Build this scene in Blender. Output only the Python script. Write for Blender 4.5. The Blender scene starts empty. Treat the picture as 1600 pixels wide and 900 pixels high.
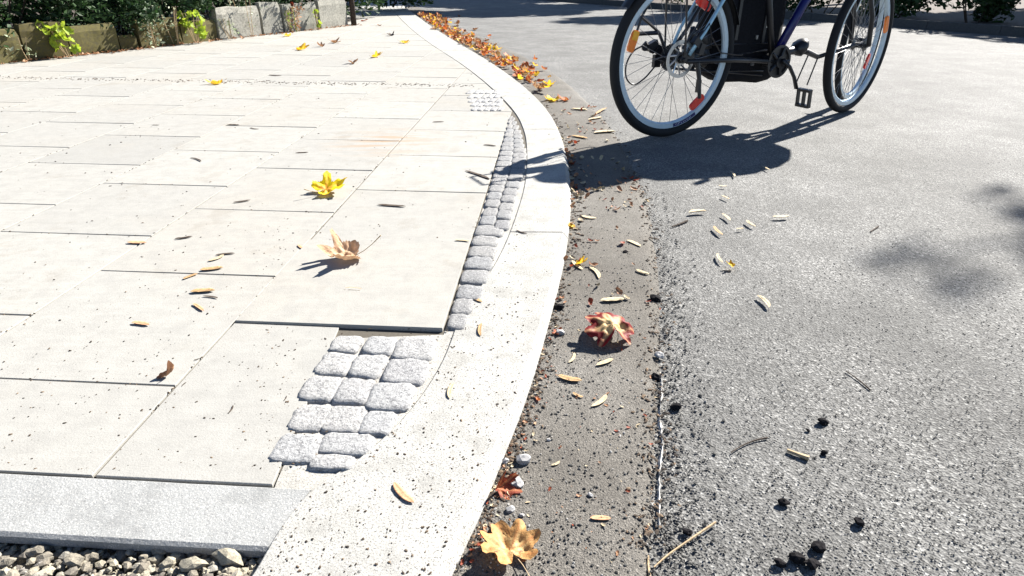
import bpy, math, random
from mathutils import Vector, Matrix, noise
rnd = random.Random(7)
R = math.radians
S = bpy.context.scene
C = S.collection

# ------------------------------------------------------------------ camera, sky, sun
F_PX, TILT, ROLL, CAM_H = 966.8, 0.47487, 0.00644, 0.745
cam_d = bpy.data.cameras.new('camera'); cam = bpy.data.objects.new('camera', cam_d); C.objects.link(cam)
cam_d.sensor_fit = 'HORIZONTAL'; cam_d.sensor_width = 36.0; cam_d.lens = 36.0 * F_PX / 1600.0
cam_d.clip_start = 0.02; cam_d.clip_end = 400
_r = Vector((1, 0, 0)); _f = Vector((0, math.cos(TILT), -math.sin(TILT))); _u = Vector((0, math.sin(TILT), math.cos(TILT)))
CR = _r * math.cos(ROLL) + _u * math.sin(ROLL); CU = _u * math.cos(ROLL) - _r * math.sin(ROLL); CF = _f
cam.matrix_world = Matrix(((CR.x, CU.x, -CF.x, 0), (CR.y, CU.y, -CF.y, 0), (CR.z, CU.z, -CF.z, CAM_H), (0, 0, 0, 1)))
S.camera = cam
SUN_AZ, SUN_EL = 44.0, 36.0       # azimuth from +Y towards +X
sd = Vector((math.sin(R(SUN_AZ)) * math.cos(R(SUN_EL)), math.cos(R(SUN_AZ)) * math.cos(R(SUN_EL)), math.sin(R(SUN_EL))))
W = bpy.data.worlds.new('World'); S.world = W; W.use_nodes = True
wn = W.node_tree.nodes; wl = W.node_tree.links
sky = wn.new('ShaderNodeTexSky'); sky.sky_type = 'NISHITA'; sky.sun_disc = False
sky.air_density = 0.7; sky.dust_density = 0.2; sky.ozone_density = 2.0; sky.sun_elevation = R(SUN_EL); sky.sun_rotation = R(SUN_AZ)
wn['Background'].inputs[1].default_value = 0.05
wl.new(sky.outputs[0], wn['Background'].inputs[0])
ld = bpy.data.lights.new('sun', 'SUN'); lo = bpy.data.objects.new('sun', ld); C.objects.link(lo)
ld.energy = 5.0; ld.angle = R(0.55); ld.color = (1.0, 0.955, 0.885)
lo.rotation_euler = sd.to_track_quat('Z', 'Y').to_euler()
S.view_settings.view_transform = 'Standard'; S.view_settings.look = 'None'
S.view_settings.exposure = 1.87; S.view_settings.gamma = 1.0
S.render.engine = 'CYCLES'; S.cycles.max_bounces = 6

def g(px, py, z=0.0):
    """point of the ground plane z seen at pixel (px, py) of the 1600 x 900 photograph"""
    d = CF + CR * ((px - 800) / F_PX) - CU * ((py - 450) / F_PX)
    t = (z - CAM_H) / d.z
    return Vector((d.x * t, d.y * t, z))
def depth(v): return (v - Vector((0, 0, CAM_H))).dot(CF)
def mpp(v): return depth(v) / F_PX            # metres per pixel at a point

# ------------------------------------------------------------------ node helpers
def new_mat(name, rough=0.8, metal=0.0, spec=0.3):
    m = bpy.data.materials.new(name); m.use_nodes = True
    b = m.node_tree.nodes['Principled BSDF']
    b.inputs['Roughness'].default_value = rough; b.inputs['Metallic'].default_value = metal
    b.inputs['Specular IOR Level'].default_value = spec
    return m, m.node_tree, b
def col(c): return (c[0], c[1], c[2], 1)
def N(nt, t, **kw):
    n = nt.nodes.new(t)
    for k, v in kw.items(): setattr(n, k, v)
    return n
def coords(nt, kind='geo'):
    if kind == 'geo': return N(nt, 'ShaderNodeNewGeometry').outputs['Position']
    return N(nt, 'ShaderNodeTexCoord').outputs['Object']
def noise_n(nt, vec, scale, detail=3, rough=0.55):
    n = N(nt, 'ShaderNodeTexNoise'); nt.links.new(vec, n.inputs['Vector'])
    n.inputs['Scale'].default_value = scale; n.inputs['Detail'].default_value = detail; n.inputs['Roughness'].default_value = rough
    return n.outputs['Fac']
def voro(nt, vec, scale, out='Distance'):
    n = N(nt, 'ShaderNodeTexVoronoi'); nt.links.new(vec, n.inputs['Vector']); n.inputs['Scale'].default_value = scale
    return n.outputs[out]
def ramp(nt, fac, stops):
    n = N(nt, 'ShaderNodeValToRGB'); nt.links.new(fac, n.inputs[0]); e = n.color_ramp.elements
    while len(e) < len(stops): e.new(0.5)
    for i, (p, c) in enumerate(stops):
        e[i].position = p; e[i].color = col(c) if not isinstance(c, (int, float)) else (c, c, c, 1)
    return n.outputs[0]
def mix(nt, fac, a, b, mode='MIX'):
    n = N(nt, 'ShaderNodeMix', data_type='RGBA', blend_type=mode)
    for s, v in ((n.inputs[0], fac), (n.inputs[6], a), (n.inputs[7], b)):
        if isinstance(v, (int, float)): s.default_value = v
        elif isinstance(v, tuple): s.default_value = col(v)
        else: nt.links.new(v, s)
    return n.outputs[2]
def bump(nt, b, h, strength, dist):
    n = N(nt, 'ShaderNodeBump'); nt.links.new(h, n.inputs['Height'])
    n.inputs['Strength'].default_value = strength; n.inputs['Distance'].default_value = dist
    nt.links.new(n.outputs[0], b.inputs['Normal'])
def setc(nt, b, c): nt.links.new(c, b.inputs['Base Color'])
def attr(nt, name): return N(nt, 'ShaderNodeAttribute', attribute_name=name).outputs['Fac']

def plain(name, c, rough=0.6, metal=0.0, spec=0.4, var=0.15, scale=60):
    m, nt, b = new_mat(name, rough, metal, spec)
    v = coords(nt, 'obj'); n = noise_n(nt, v, scale)
    setc(nt, b, ramp(nt, n, [(0.3, tuple(x * (1 - var) for x in c)), (0.7, tuple(min(1, x * (1 + var)) for x in c))]))
    return m

def m_slab():
    m, nt, b = new_mat('paving_slab_concrete', 0.9, spec=0.15)
    v = coords(nt)
    oi = N(nt, 'ShaderNodeObjectInfo').outputs['Random']
    base = ramp(nt, oi, [(0, (0.268, 0.264, 0.248)), (0.35, (0.315, 0.308, 0.285)), (0.7, (0.285, 0.280, 0.262)), (1, (0.308, 0.297, 0.270))])
    # drawn-out streaks along the slabs from casting and sweeping
    mp = N(nt, 'ShaderNodeMapping'); mp.inputs['Scale'].default_value = (1.2, 9, 1); nt.links.new(v, mp.inputs[0])
    st = noise_n(nt, mp.outputs[0], 6, 5, 0.7)
    c = mix(nt, ramp(nt, st, [(0.35, 0.0), (0.75, 0.5)]), base, (0.232, 0.229, 0.215))
    c = mix(nt, ramp(nt, noise_n(nt, v, 1.7, 4, 0.6), [(0.5, 0.0), (0.74, 0.45)]), c, (0.285, 0.262, 0.225))
    c = mix(nt, ramp(nt, noise_n(nt, v, 16, 6, 0.75), [(0.44, 0.0), (0.62, 0.42)]), c, (0.215, 0.212, 0.20))
    c = mix(nt, ramp(nt, noise_n(nt, v, 4.3, 5, 0.7), [(0.58, 0.0), (0.66, 0.30)]), c, (0.20, 0.18, 0.15))
    # fine pits
    c = mix(nt, ramp(nt, noise_n(nt, v, 700, 2, 0.5), [(0.33, 0.65), (0.42, 0.0)]), c, (0.16, 0.15, 0.13))
    # rusty stain on the slab rows in the middle distance
    d = N(nt, 'ShaderNodeVectorMath', operation='DISTANCE'); nt.links.new(v, d.inputs[0]); d.inputs[1].default_value = (-0.62, 3.0, 0)
    sm = N(nt, 'ShaderNodeMath', operation='MULTIPLY'); nt.links.new(ramp(nt, d.outputs['Value'], [(0.0, 0.9), (0.34, 0.0)]), sm.inputs[0])
    nt.links.new(ramp(nt, noise_n(nt, mp.outputs[0], 2.5, 4), [(0.45, 0.0), (0.6, 1.0)]), sm.inputs[1])
    c = mix(nt, sm.outputs[0], c, (0.27, 0.19, 0.12))
    setc(nt, b, c)
    bump(nt, b, noise_n(nt, v, 260, 4, 0.65), 0.35, 0.002)
    return m
def m_kerb(name='kerb_granite', base=(0.325, 0.32, 0.30), dens=1.0):
    m, nt, b = new_mat(name, 0.9, spec=0.15)
    v = coords(nt)
    c = mix(nt, ramp(nt, noise_n(nt, v, 5, 5, 0.6), [(0.35, 0.0), (0.75, 0.7)]), base, tuple(x * 0.82 for x in base))
    # salt-and-pepper grains of three sizes
    c = mix(nt, ramp(nt, noise_n(nt, v, 330, 1, 0.4), [(0.33, 0.85 * dens), (0.40, 0.0)]), c, (0.10, 0.095, 0.09))
    c = mix(nt, ramp(nt, noise_n(nt, v, 150, 1, 0.4), [(0.26, 0.9 * dens), (0.31, 0.0)]), c, (0.06, 0.06, 0.06))
    c = mix(nt, ramp(nt, noise_n(nt, v, 420, 1, 0.4), [(0.6, 0.0), (0.68, 0.5)]), c, (0.6, 0.58, 0.54))
    c = mix(nt, ramp(nt, noise_n(nt, v, 11, 6, 0.7), [(0.48, 0.0), (0.68, 0.7)]), c, tuple(x * 0.62 for x in base))
    setc(nt, b, c); bump(nt, b, noise_n(nt, v, 240, 4, 0.7), 0.5, 0.003)
    return m
def m_cobble(k=1.0):
    m, nt, b = new_mat('cobble_granite', 0.85, spec=0.2)
    v = coords(nt); oi = N(nt, 'ShaderNodeObjectInfo').outputs['Random']
    base = ramp(nt, oi, [(0, (0.27 * k, 0.27 * k, 0.275 * k)), (0.5, (0.33 * k, 0.325 * k, 0.315 * k)), (1, (0.29 * k, 0.295 * k, 0.30 * k))])
    c = mix(nt, ramp(nt, noise_n(nt, v, 120, 4, 0.8), [(0.38, 0.8), (0.52, 0.0)]), base, (0.12, 0.12, 0.125))
    c = mix(nt, ramp(nt, noise_n(nt, v, 300, 2, 0.6), [(0.55, 0.0), (0.66, 0.5)]), c, (0.5, 0.5, 0.5))
    setc(nt, b, c); bump(nt, b, noise_n(nt, v, 130, 6, 0.75), 0.9, 0.006)
    return m
def m_asphalt(name, base, tint, coarse=1.0, gr=0.8):
    m, nt, b = new_mat(name, 0.85, spec=0.25)
    v = coords(nt)
    big = noise_n(nt, v, 1.3, 5, 0.6)
    c = mix(nt, ramp(nt, big, [(0.35, 0.0), (0.68, 1.0)]), base, tint)
    cell = N(nt, 'ShaderNodeTexVoronoi'); nt.links.new(v, cell.inputs['Vector']); cell.inputs['Scale'].default_value = 210 / coarse
    sep = N(nt, 'ShaderNodeSeparateColor'); nt.links.new(cell.outputs['Color'], sep.inputs[0])
    k = ramp(nt, sep.outputs[0], [(0.0, 0.30), (0.25, 0.75), (0.7, 1.1), (0.86, 1.35), (1.0, 2.3)])
    c = mix(nt, gr, c, mix(nt, 1.0, c, k, 'MULTIPLY'))
    pits = ramp(nt, noise_n(nt, v, 130 / coarse, 3, 0.7), [(0.33, 1.0), (0.41, 0.0)])
    c = mix(nt, pits, c, (0.018, 0.018, 0.02))
    setc(nt, b, c)
    h1 = N(nt, 'ShaderNodeMath', operation='ADD')
    nt.links.new(noise_n(nt, v, 150 / coarse, 4, 0.75), h1.inputs[0]); nt.links.new(cell.outputs['Distance'], h1.inputs[1])
    bump(nt, b, h1.outputs[0], 0.6, 0.0042 * coarse)
    c2 = ramp(nt, noise_n(nt, v, 3.4, 6, 0.7), [(0.40, 0.0), (0.62, 0.55)]); setc(nt, b, mix(nt, c2, c, tuple(x * 0.62 for x in base)))
    return m
def m_attr(name, stops, rough=0.9, bsc=300):
    m, nt, b = new_mat(name, rough, spec=0.2)
    c = ramp(nt, attr(nt, 'rv'), stops); v = coords(nt)
    c = mix(nt, ramp(nt, noise_n(nt, v, bsc, 3, 0.6), [(0.35, 0.45), (0.6, 0.0)]), c, (0.05, 0.045, 0.04))
    setc(nt, b, c); bump(nt, b, noise_n(nt, v, bsc, 4, 0.7), 0.5, 0.003)
    return m
def m_leaf(name, inner, outer, spot, vein, trans=0.35, sp=0.5, sc=60, edge=0.62):
    m, nt, b = new_mat(name, 0.6, spec=0.3)
    v = coords(nt, 'obj')
    rr = attr(nt, 'rr')
    nz = noise_n(nt, v, sc, 4, 0.6)
    ad = N(nt, 'ShaderNodeMath', operation='MULTIPLY_ADD'); nt.links.new(nz, ad.inputs[0]); ad.inputs[1].default_value = 0.6; nt.links.new(rr, ad.inputs[2])
    c = mix(nt, ramp(nt, ad.outputs[0], [(edge, 0.0), (edge + 0.4, 1.0)]), inner, outer)
    c = mix(nt, ramp(nt, noise_n(nt, v, sc * 1.7, 3, 0.7), [(sp, 0.0), (sp + 0.09, 1.0)]), c, spot)
    c = mix(nt, ramp(nt, attr(nt, 'vein'), [(0.0, 0.75), (0.10, 0.0)]), c, vein)
    setc(nt, b, c); bump(nt, b, noise_n(nt, v, sc * 2.5, 4, 0.6), 0.5, 0.003)
    tr = N(nt, 'ShaderNodeBsdfTranslucent'); nt.links.new(c, tr.inputs['Color'])
    ms = N(nt, 'ShaderNodeMixShader'); ms.inputs[0].default_value = trans
    nt.links.new(b.outputs[0], ms.inputs[1]); nt.links.new(tr.outputs[0], ms.inputs[2])
    nt.links.new(ms.outputs[0], nt.nodes['Material Output'].inputs[0])
    return m

M = {}
M['slab'] = m_slab(); M['kerb'] = m_kerb(); M['bed'] = m_kerb('mortar_bed', (0.335, 0.325, 0.30), 0.8)
M['edging'] = m_kerb('edging_concrete', (0.27, 0.274, 0.27), 0.35)
M['cobble'] = m_cobble(); M['cobble_grey'] = m_cobble(.72); M['shadekerb'] = plain('shade_painted_kerb', (0.06, 0.06, 0.06), 0.95, scale=40)
M['road'] = m_asphalt('road_asphalt', (0.122, 0.121, 0.116), (0.166, 0.165, 0.159), 0.95, 0.88)
M['gutter'] = m_asphalt('gutter_asphalt', (0.104, 0.094, 0.080), (0.150, 0.142, 0.128), 0.55, 0.5)
M['joint'] = plain('joint_sand', (0.075, 0.066, 0.052), 0.95, scale=200)
M['soil'] = plain('garden_soil', (0.05, 0.035, 0.025), 0.95, scale=30, var=0.4)
M['stone'] = m_attr('gravel_stone', [(0, (0.10, 0.09, 0.08)), (0.4, (0.24, 0.215, 0.17)), (0.75, (0.36, 0.33, 0.25)), (1, (0.22, 0.21, 0.20))])
M['grit'] = m_attr('asphalt_grit', [(0, (0.03, 0.03, 0.03)), (0.4, (0.09, 0.09, 0.085)), (0.8, (0.18, 0.175, 0.165)), (1, (0.40, 0.39, 0.37))])
M['crumb'] = m_attr('dark_crumb', [(0, (0.02, 0.015, 0.012)), (0.6, (0.07, 0.05, 0.035)), (1, (0.2, 0.14, 0.09))])
M['clod'] = plain('black_clod', (0.012, 0.011, 0.012), 0.95, scale=300, var=0.6, spec=0.1)
M['pale_stone'] = plain('pale_chip', (0.30, 0.295, 0.29), 0.9, scale=150)
M['lime'] = plain('lime_streak', (0.42, 0.41, 0.39), 0.95, scale=200)
M['mossy'] = m_attr('mossy_block', [(0, (0.085, 0.07, 0.025)), (1, (0.12, 0.105, 0.04))], bsc=40)
M['block'] = m_attr('grey_block', [(0, (0.22, 0.22, 0.19)), (1, (0.36, 0.345, 0.30))], bsc=50)
M['rubber'] = plain('tyre_rubber', (0.012, 0.012, 0.013), 0.75, scale=200, spec=0.3)
M['black'] = plain('black_metal', (0.014, 0.014, 0.016), 0.4, scale=100, spec=0.5)
M['alu'] = plain('rim_aluminium', (0.50, 0.60, 0.66), 0.42, metal=0.35, scale=50, var=0.06, spec=0.5)
M['steel'] = plain('steel', (0.55, 0.56, 0.57), 0.3, metal=0.9, scale=80, var=0.1)
M['spoke'] = plain('spoke_steel', (0.20, 0.20, 0.21), 0.4, metal=0.6, scale=80)
M['blue'] = plain('dark_blue_paint', (0.008, 0.009, 0.10), 0.3, scale=20, spec=0.5)
M['paleblue'] = plain('pale_blue_paint', (0.34, 0.55, 0.66), 0.35, metal=0.3, scale=20, spec=0.5)
M['decal'] = plain('navy_decal', (0.02, 0.02, 0.12), 0.4)
M['white'] = plain('white_print', (0.75, 0.75, 0.78), 0.5, var=0.03)
M['orange'] = plain('orange_reflector', (0.95, 0.22, 0.02), 0.25, spec=0.6, var=0.1)
M['amber'] = plain('amber_reflector', (0.95, 0.42, 0.02), 0.25, spec=0.6, var=0.1)
M['red'] = plain('red_reflector', (0.80, 0.02, 0.01), 0.25, spec=0.6, var=0.15)
M['fabric'] = plain('black_fabric', (0.010, 0.010, 0.012), 0.9, scale=80, var=0.3, spec=0.15)
M['bark'] = plain('dark_bark', (0.045, 0.03, 0.022), 0.95, scale=25, var=0.5)
M['tan'] = plain('husk_tan', (0.30, 0.19, 0.09), 0.8, scale=220, var=0.35)
M['straw'] = plain('husk_straw', (0.38, 0.31, 0.20), 0.8, scale=220, var=0.3)
M['pinkish'] = plain('husk_pinkish_brown', (0.40, 0.22, 0.12), 0.8, scale=220, var=0.35)
M['twig'] = plain('twig_dark', (0.05, 0.035, 0.025), 0.9, scale=120, var=0.4)
M['stalk'] = plain('twig_pale', (0.36, 0.26, 0.15), 0.8, scale=120, var=0.3)
Y, OR, RD, BR = (0.74, 0.50, 0.03), (0.55, 0.20, 0.03), (0.34, 0.02, 0.012), (0.17, 0.075, 0.03)
M['leaf_yellow'] = m_leaf('leaf_yellow', (0.82, 0.58, 0.02), (0.72, 0.40, 0.02), (0.40, 0.10, 0.02), (0.8, 0.65, 0.1), 0.4, 0.57, 45)
M['leaf_spot'] = m_leaf('leaf_yellow_spotted', (0.55, 0.22, 0.03), (0.88, 0.66, 0.01), (0.20, 0.03, 0.01), (0.8, 0.4, 0.05), 0.4, 0.62, 40, 0.55)
M['leaf_peach'] = m_leaf('leaf_pale_dry', (0.60, 0.42, 0.27), (0.48, 0.30, 0.18), (0.14, 0.06, 0.03), (0.35, 0.2, 0.1), 0.2, 0.60, 60)
M['leaf_brown'] = m_leaf('leaf_dry_brown', (0.42, 0.25, 0.13), (0.30, 0.14, 0.07), (0.14, 0.06, 0.03), (0.5, 0.36, 0.2), 0.2, 0.55, 60)
M['leaf_redyellow'] = m_leaf('leaf_red_yellow', (0.62, 0.50, 0.22), (0.17, 0.006, 0.006), (0.42, 0.16, 0.03), (0.50, 0.28, 0.14), 0.25, 0.60, 22, 0.62)
M['leaf_red'] = m_leaf('leaf_red_brown', (0.36, 0.08, 0.03), (0.20, 0.04, 0.02), (0.10, 0.02, 0.015), (0.5, 0.2, 0.08), 0.3, 0.6, 60)
M['leaf_orange'] = m_leaf('leaf_orange', (0.60, 0.46, 0.22), (0.46, 0.25, 0.09), (0.08, 0.03, 0.015), (0.40, 0.16, 0.05), 0.25, 0.60, 55)
M['drift_o'] = m_leaf('drift_orange', (0.52, 0.18, 0.03), (0.32, 0.06, 0.02), (0.2, 0.05, 0.02), (0.6, 0.35, 0.1), 0.35, 0.6, 40)
M['foliage'] = m_leaf('evergreen_leaf', (0.025, 0.05, 0.018), (0.03, 0.07, 0.02), (0.10, 0.12, 0.05), (0.06, 0.10, 0.04), 0.2, 0.64, 8)
M['foliage_g'] = m_leaf('light_green_leaf', (0.17, 0.28, 0.02), (0.30, 0.38, 0.03), (0.08, 0.20, 0.02), (0.4, 0.5, 0.1), 0.45, 0.6, 12)
M['foliage_v'] = m_leaf('variegated_glint_leaf', (0.30, 0.36, 0.22), (0.42, 0.45, 0.33), (0.05, 0.10, 0.03), (0.5, 0.5, 0.4), 0.3, 0.6, 20)

# ------------------------------------------------------------------ mesh helpers
class MB:
    def __init__(s): s.v = []; s.f = []; s.a = {}
    def add(s, vs, fs, **at):
        o = len(s.v); s.v += [tuple(v) for v in vs]; s.f += [tuple(i + o for i in f) for f in fs]
        for k, val in at.items():
            L = s.a.setdefault(k, []); L += [0.0] * (o - len(L))
            L += list(val) if isinstance(val, (list, tuple)) else [val] * len(vs)
    def box(s, c, size, rot=None, **at):
        hx, hy, hz = (x / 2 for x in size); rot = rot or Matrix.Identity(3); c = Vector(c)
        vs = [c + rot @ Vector((x * hx, y * hy, z * hz)) for x in (-1, 1) for y in (-1, 1) for z in (-1, 1)]
        s.add(vs, [(0, 1, 3, 2), (4, 6, 7, 5), (0, 4, 5, 1), (2, 3, 7, 6), (0, 2, 6, 4), (1, 5, 7, 3)], **at)
    def tube(s, pts, r, n=8, cap=True, flat=1.0, **at):
        pts = [Vector(p) for p in pts]; m = len(pts)
        rs = r if isinstance(r, (list, tuple)) else [r] * m
        vs = []; up = None
        for i, p in enumerate(pts):
            t = (pts[min(i + 1, m - 1)] - pts[max(i - 1, 0)])
            t = t.normalized() if t.length > 1e-9 else Vector((0, 0, 1))
            if up is None:
                up = Vector((0, 0, 1)) if abs(t.z) < 0.9 else Vector((1, 0, 0))
            a = t.cross(up)
            if a.length < 1e-6: a = t.cross(Vector((1, 0.3, 0)))
            a.normalize(); b = a.cross(t).normalized(); up = b
            for k in range(n):
                an = 2 * math.pi * k / n
                vs.append(p + (a * math.cos(an) + b * math.sin(an) * flat) * rs[i])
        fs = [(i * n + k, i * n + (k + 1) % n, (i + 1) * n + (k + 1) % n, (i + 1) * n + k) for i in range(m - 1) for k in range(n)]
        if cap: fs += [tuple(range(n))[::-1], tuple((m - 1) * n + k for k in range(n))]
        s.add(vs, fs, **at)
    def lathe(s, prof, n=64, center=(0, 0, 0), closed=True, **at):
        """profile (radius, y) swept round the y axis"""
        c = Vector(center); m = len(prof); vs = []; fs = []
        for i in range(n):
            a = 2 * math.pi * i / n
            for (r, y) in prof: vs.append(c + Vector((r * math.cos(a), y, r * math.sin(a))))
        for i in range(n):
            j = (i + 1) % n
            for k in range(m if closed else m - 1):
                l = (k + 1) % m
                fs.append((i * m + k, j * m + k, j * m + l, i * m + l))
        s.add(vs, fs, **at)
    def rock(s, c, rx, ry, rz, seed=0, sub=1, rough=0.3, rot=0.0, **at):
        vs, fs = ICO[sub]; c = Vector(c); rr = random.Random(seed); off = Vector((rr.uniform(0, 50), rr.uniform(0, 50), 0))
        ca, sa = math.cos(rot), math.sin(rot); o = []
        tl = rr.uniform(-.4, .4)
        for v in vs:
            k = 1 + rough * (noise.noise(v * 1.3 + off) * 1.6 + rr.uniform(-.25, .25))
            x, y, z = v.x * rx * k, v.y * ry * k, v.z * rz * k + v.x * tl * rz
            o.append(c + Vector((x * ca - y * sa, x * sa + y * ca, z)))
        s.add(o, fs, **at)
    def build(s, name, mat, parent=None, smooth=False, loc=None):
        me = bpy.data.meshes.new(name); me.from_pydata(s.v, [], s.f)
        for k, L in s.a.items():
            L += [0.0] * (len(s.v) - len(L))
            at = me.attributes.new(k, 'FLOAT', 'POINT'); at.data.foreach_set('value', L)
        if smooth: me.polygons.foreach_set('use_smooth', [True] * len(me.polygons))
        me.update()
        me.materials.append(mat)
        o = bpy.data.objects.new(name, me); C.objects.link(o)
        if parent: o.parent = parent
        if loc is not None: o.location = loc
        return o
def ico():
    import bmesh
    out = {}
    for k in (1, 2, 3):
        bm = bmesh.new(); bmesh.ops.create_icosphere(bm, subdivisions=k, radius=1)
        out[k] = ([v.co.copy() for v in bm.verts], [tuple(v.index for v in f.verts) for f in bm.faces]); bm.free()
    return out
ICO = ico()
def tag(o, label=None, cat=None, group=None, kind=None):
    if label: o['label'] = label
    if cat: o['category'] = cat
    if group: o['group'] = group
    if kind: o['kind'] = kind
    return o
def empty(name, loc=(0, 0, 0), rz=0.0):
    o = bpy.data.objects.new(name, None); C.objects.link(o); o.location = loc; o.rotation_euler = (0, 0, rz); o.empty_display_size = 0.05
    return o
def prism(mb, poly, z0, z1, ch=0.002, jit=0.0, **at):
    """slab from a convex polygon (counter-clockwise) with a small chamfered top edge"""
    n = len(poly); cx = sum(p[0] for p in poly) / n; cy = sum(p[1] for p in poly) / n
    def ins(p, d):
        dx, dy = cx - p[0], cy - p[1]; L = math.hypot(dx, dy); return (p[0] + dx / L * d * 1.4, p[1] + dy / L * d * 1.4)
    z = [z1 + jit * ((i % 2) * 2 - 1) * 0.5 for i in range(n)]
    vs = [(p[0], p[1], z0) for p in poly] + [(p[0], p[1], z[i] - ch) for i, p in enumerate(poly)] + [(*ins(p, ch), z[i]) for i, p in enumerate(poly)]
    fs = [tuple(range(n))[::-1]]
    for L in (0, n):
        fs += [(L + i, L + (i + 1) % n, L + n + (i + 1) % n, L + n + i) for i in range(n)]
    fs.append(tuple(2 * n + i for i in range(n)))
    mb.add(vs, fs, **at)
def clip(poly, a, b):
    """keep the part of the polygon left of the line a -> b"""
    out = []; n = len(poly)
    def side(p): return (b[0] - a[0]) * (p[1] - a[1]) - (b[1] - a[1]) * (p[0] - a[0])
    for i in range(n):
        p, q = poly[i], poly[(i + 1) % n]; sp, sq = side(p), side(q)
        if sp >= 0: out.append(p)
        if sp * sq < 0:
            t = sp / (sp - sq); out.append((p[0] + (q[0] - p[0]) * t, p[1] + (q[1] - p[1]) * t))
    return out
def area(poly): return 0.5 * sum(poly[i][0] * poly[(i + 1) % len(poly)][1] - poly[(i + 1) % len(poly)][0] * poly[i][1] for i in range(len(poly)))
def crom(P, n=6):
    P = [Vector(p) for p in P]; Q = [P[0] * 2 - P[1]] + P + [P[-1] * 2 - P[-2]]; out = []
    for i in range(1, len(Q) - 2):
        a, b, c, d = Q[i - 1], Q[i], Q[i + 1], Q[i + 2]
        for k in range(n):
            t = k / n
            out.append(0.5 * ((2 * b) + (c - a) * t + (2 * a - 5 * b + 4 * c - d) * t * t + (3 * b - a - 3 * c + d) * t ** 3))
    out.append(P[-1]); return out
def in_view(v, m=60):
    d = v - Vector((0, 0, CAM_H)); z = d.dot(CF)
    if z < 0.1: return False
    x = 800 + F_PX * d.dot(CR) / z; y = 450 - F_PX * d.dot(CU) / z
    return -m < x < 1600 + m and -m < y < 900 + m

ZR = -0.030     # road surface
# ------------------------------------------------------------------ the ground sheets
gm = MB(); gm.add([(-60, -15, -0.16), (60, -15, -0.16), (60, 90, -0.16), (-60, 90, -0.16)], [(0, 1, 2, 3)])
tag(gm.build('ground', M['soil']), kind='structure')

# kerb lines, read off the photograph as ground points
outer = crom([g(x, y, -0.015) for x, y in ((590, 1080), (660, 985), (707, 893), (735, 835), (752, 798), (787, 712), (817, 636), (842, 560), (862, 488), (877, 430), (887, 378), (892, 330), (892, 285), (885, 240), (872, 200), (850, 165), (812, 130), (765, 97), (715, 67), (675, 42), (645, 20), (628, 7), (618, 0))], 6)
inner = crom([g(x, y, 0) for x, y in ((250, 1080), (330, 985), (396, 893), (440, 820), (490, 762), (565, 712), (640, 640), (690, 565), (716, 500), (740, 462), (768, 420), (790, 378), (808, 330), (820, 285), (823, 240), (818, 203), (800, 170), (762, 132), (718, 98), (672, 68), (640, 43), (618, 21), (606, 8), (600, 0))], 6)
def at_y(line, y):
    for a, b in zip(line, line[1:]):
        if a.y <= y <= b.y: return a.x + (b.x - a.x) * (y - a.y) / max(1e-9, b.y - a.y)
    return line[-1].x if y > line[-1].y else line[0].x
inner = [Vector((at_y(inner, o.y), o.y, 0)) for o in outer]     # stones are cut square to the pavement rows
outer.append(outer[-1] + Vector((-0.3, 22, 0))); inner.append(inner[-1] + Vector((-0.3, 22, 0)))

# road: one wide sheet, its left edge under the kerb
rv = []; rf = []
for i in range(len(outer)):
    a = outer[i]; b = inner[i]; m_ = (a + b) / 2
    rv += [(m_.x, m_.y, ZR), (m_.x + 30, m_.y, ZR)]
rm = MB(); n0 = len(outer)
# fine grid right of the kerb, so that the road can carry gentle unevenness
cols = [0, .12, .25, .4, .6, .8, 1.0, 1.3, 1.6, 2, 2.5, 3, 4, 6, 10, 18, 40]
vs = []; 
ys0 = [(-8.0, outer[0].x, outer[0].x)]
rows = [Vector((((outer[0] + inner[0]) / 2).x, -8, 0))] + [(outer[i] + inner[i]) / 2 for i in range(n0)]
for r0 in rows:
    for c0 in cols:
        x, y = r0.x + c0, r0.y
        vs.append((x, y, ZR - 0.004 * (c0 > 0) * (0.5 + noise.noise(Vector((x * 1.1, y * 1.1, 3))))))
K = len(cols)
rm.add(vs, [(i * K + j, i * K + j + 1, (i + 1) * K + j + 1, (i + 1) * K + j) for i in range(len(rows) - 1) for j in range(K - 1)])
tag(rm.build('road', M['road'], smooth=True), kind='structure')

# gutter channel strip: patch asphalt between the kerb and the ragged joint
gl = crom([g(x, y, ZR) for x, y in ((1010, 1080), (1015, 985), (1020, 900), (1026, 800), (1030, 700), (1034, 600), (1036, 520), (1033, 450), (1026, 390), (1014, 325), (996, 270), (972, 222), (944, 185), (908, 148), (872, 118), (820, 88), (770, 65), (722, 44), (690, 28), (660, 14), (640, 4))], 8)
def at_y(line, y):
    for a, b in zip(line, line[1:]):
        if a.y <= y <= b.y: return a.x + (b.x - a.x) * (y - a.y) / max(1e-9, b.y - a.y)
    return line[-1].x if y > line[-1].y else line[0].x
gmb = MB(); vs = []; nx = 14; ny = 260
y0, y1 = gl[0].y, gl[-1].y
for i in range(ny + 1):
    y = y0 + (y1 - y0) * (i / ny) ** 1.8
    xa = at_y(outer, y) - 0.03; xb = at_y(gl, y) + 0.010 * noise.noise(Vector((0, y * 22, 0))) + 0.006 * noise.noise(Vector((5, y * 90, 0)))
    for j in range(nx + 1):
        x = xa + (xb - xa) * j / nx
        z = ZR + 0.0045 + 0.0012 * noise.noise(Vector((x * 9, y * 9, 1)))
        vs.append((x, y, z if j < nx else ZR - 0.006))
gmb.add(vs, [(i * (nx + 1) + j, i * (nx + 1) + j + 1, (i + 1) * (nx + 1) + j + 1, (i + 1) * (nx + 1) + j) for i in range(ny) for j in range(nx)])
tag(gmb.build('gutter', M['gutter'], smooth=True), kind='structure')
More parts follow.
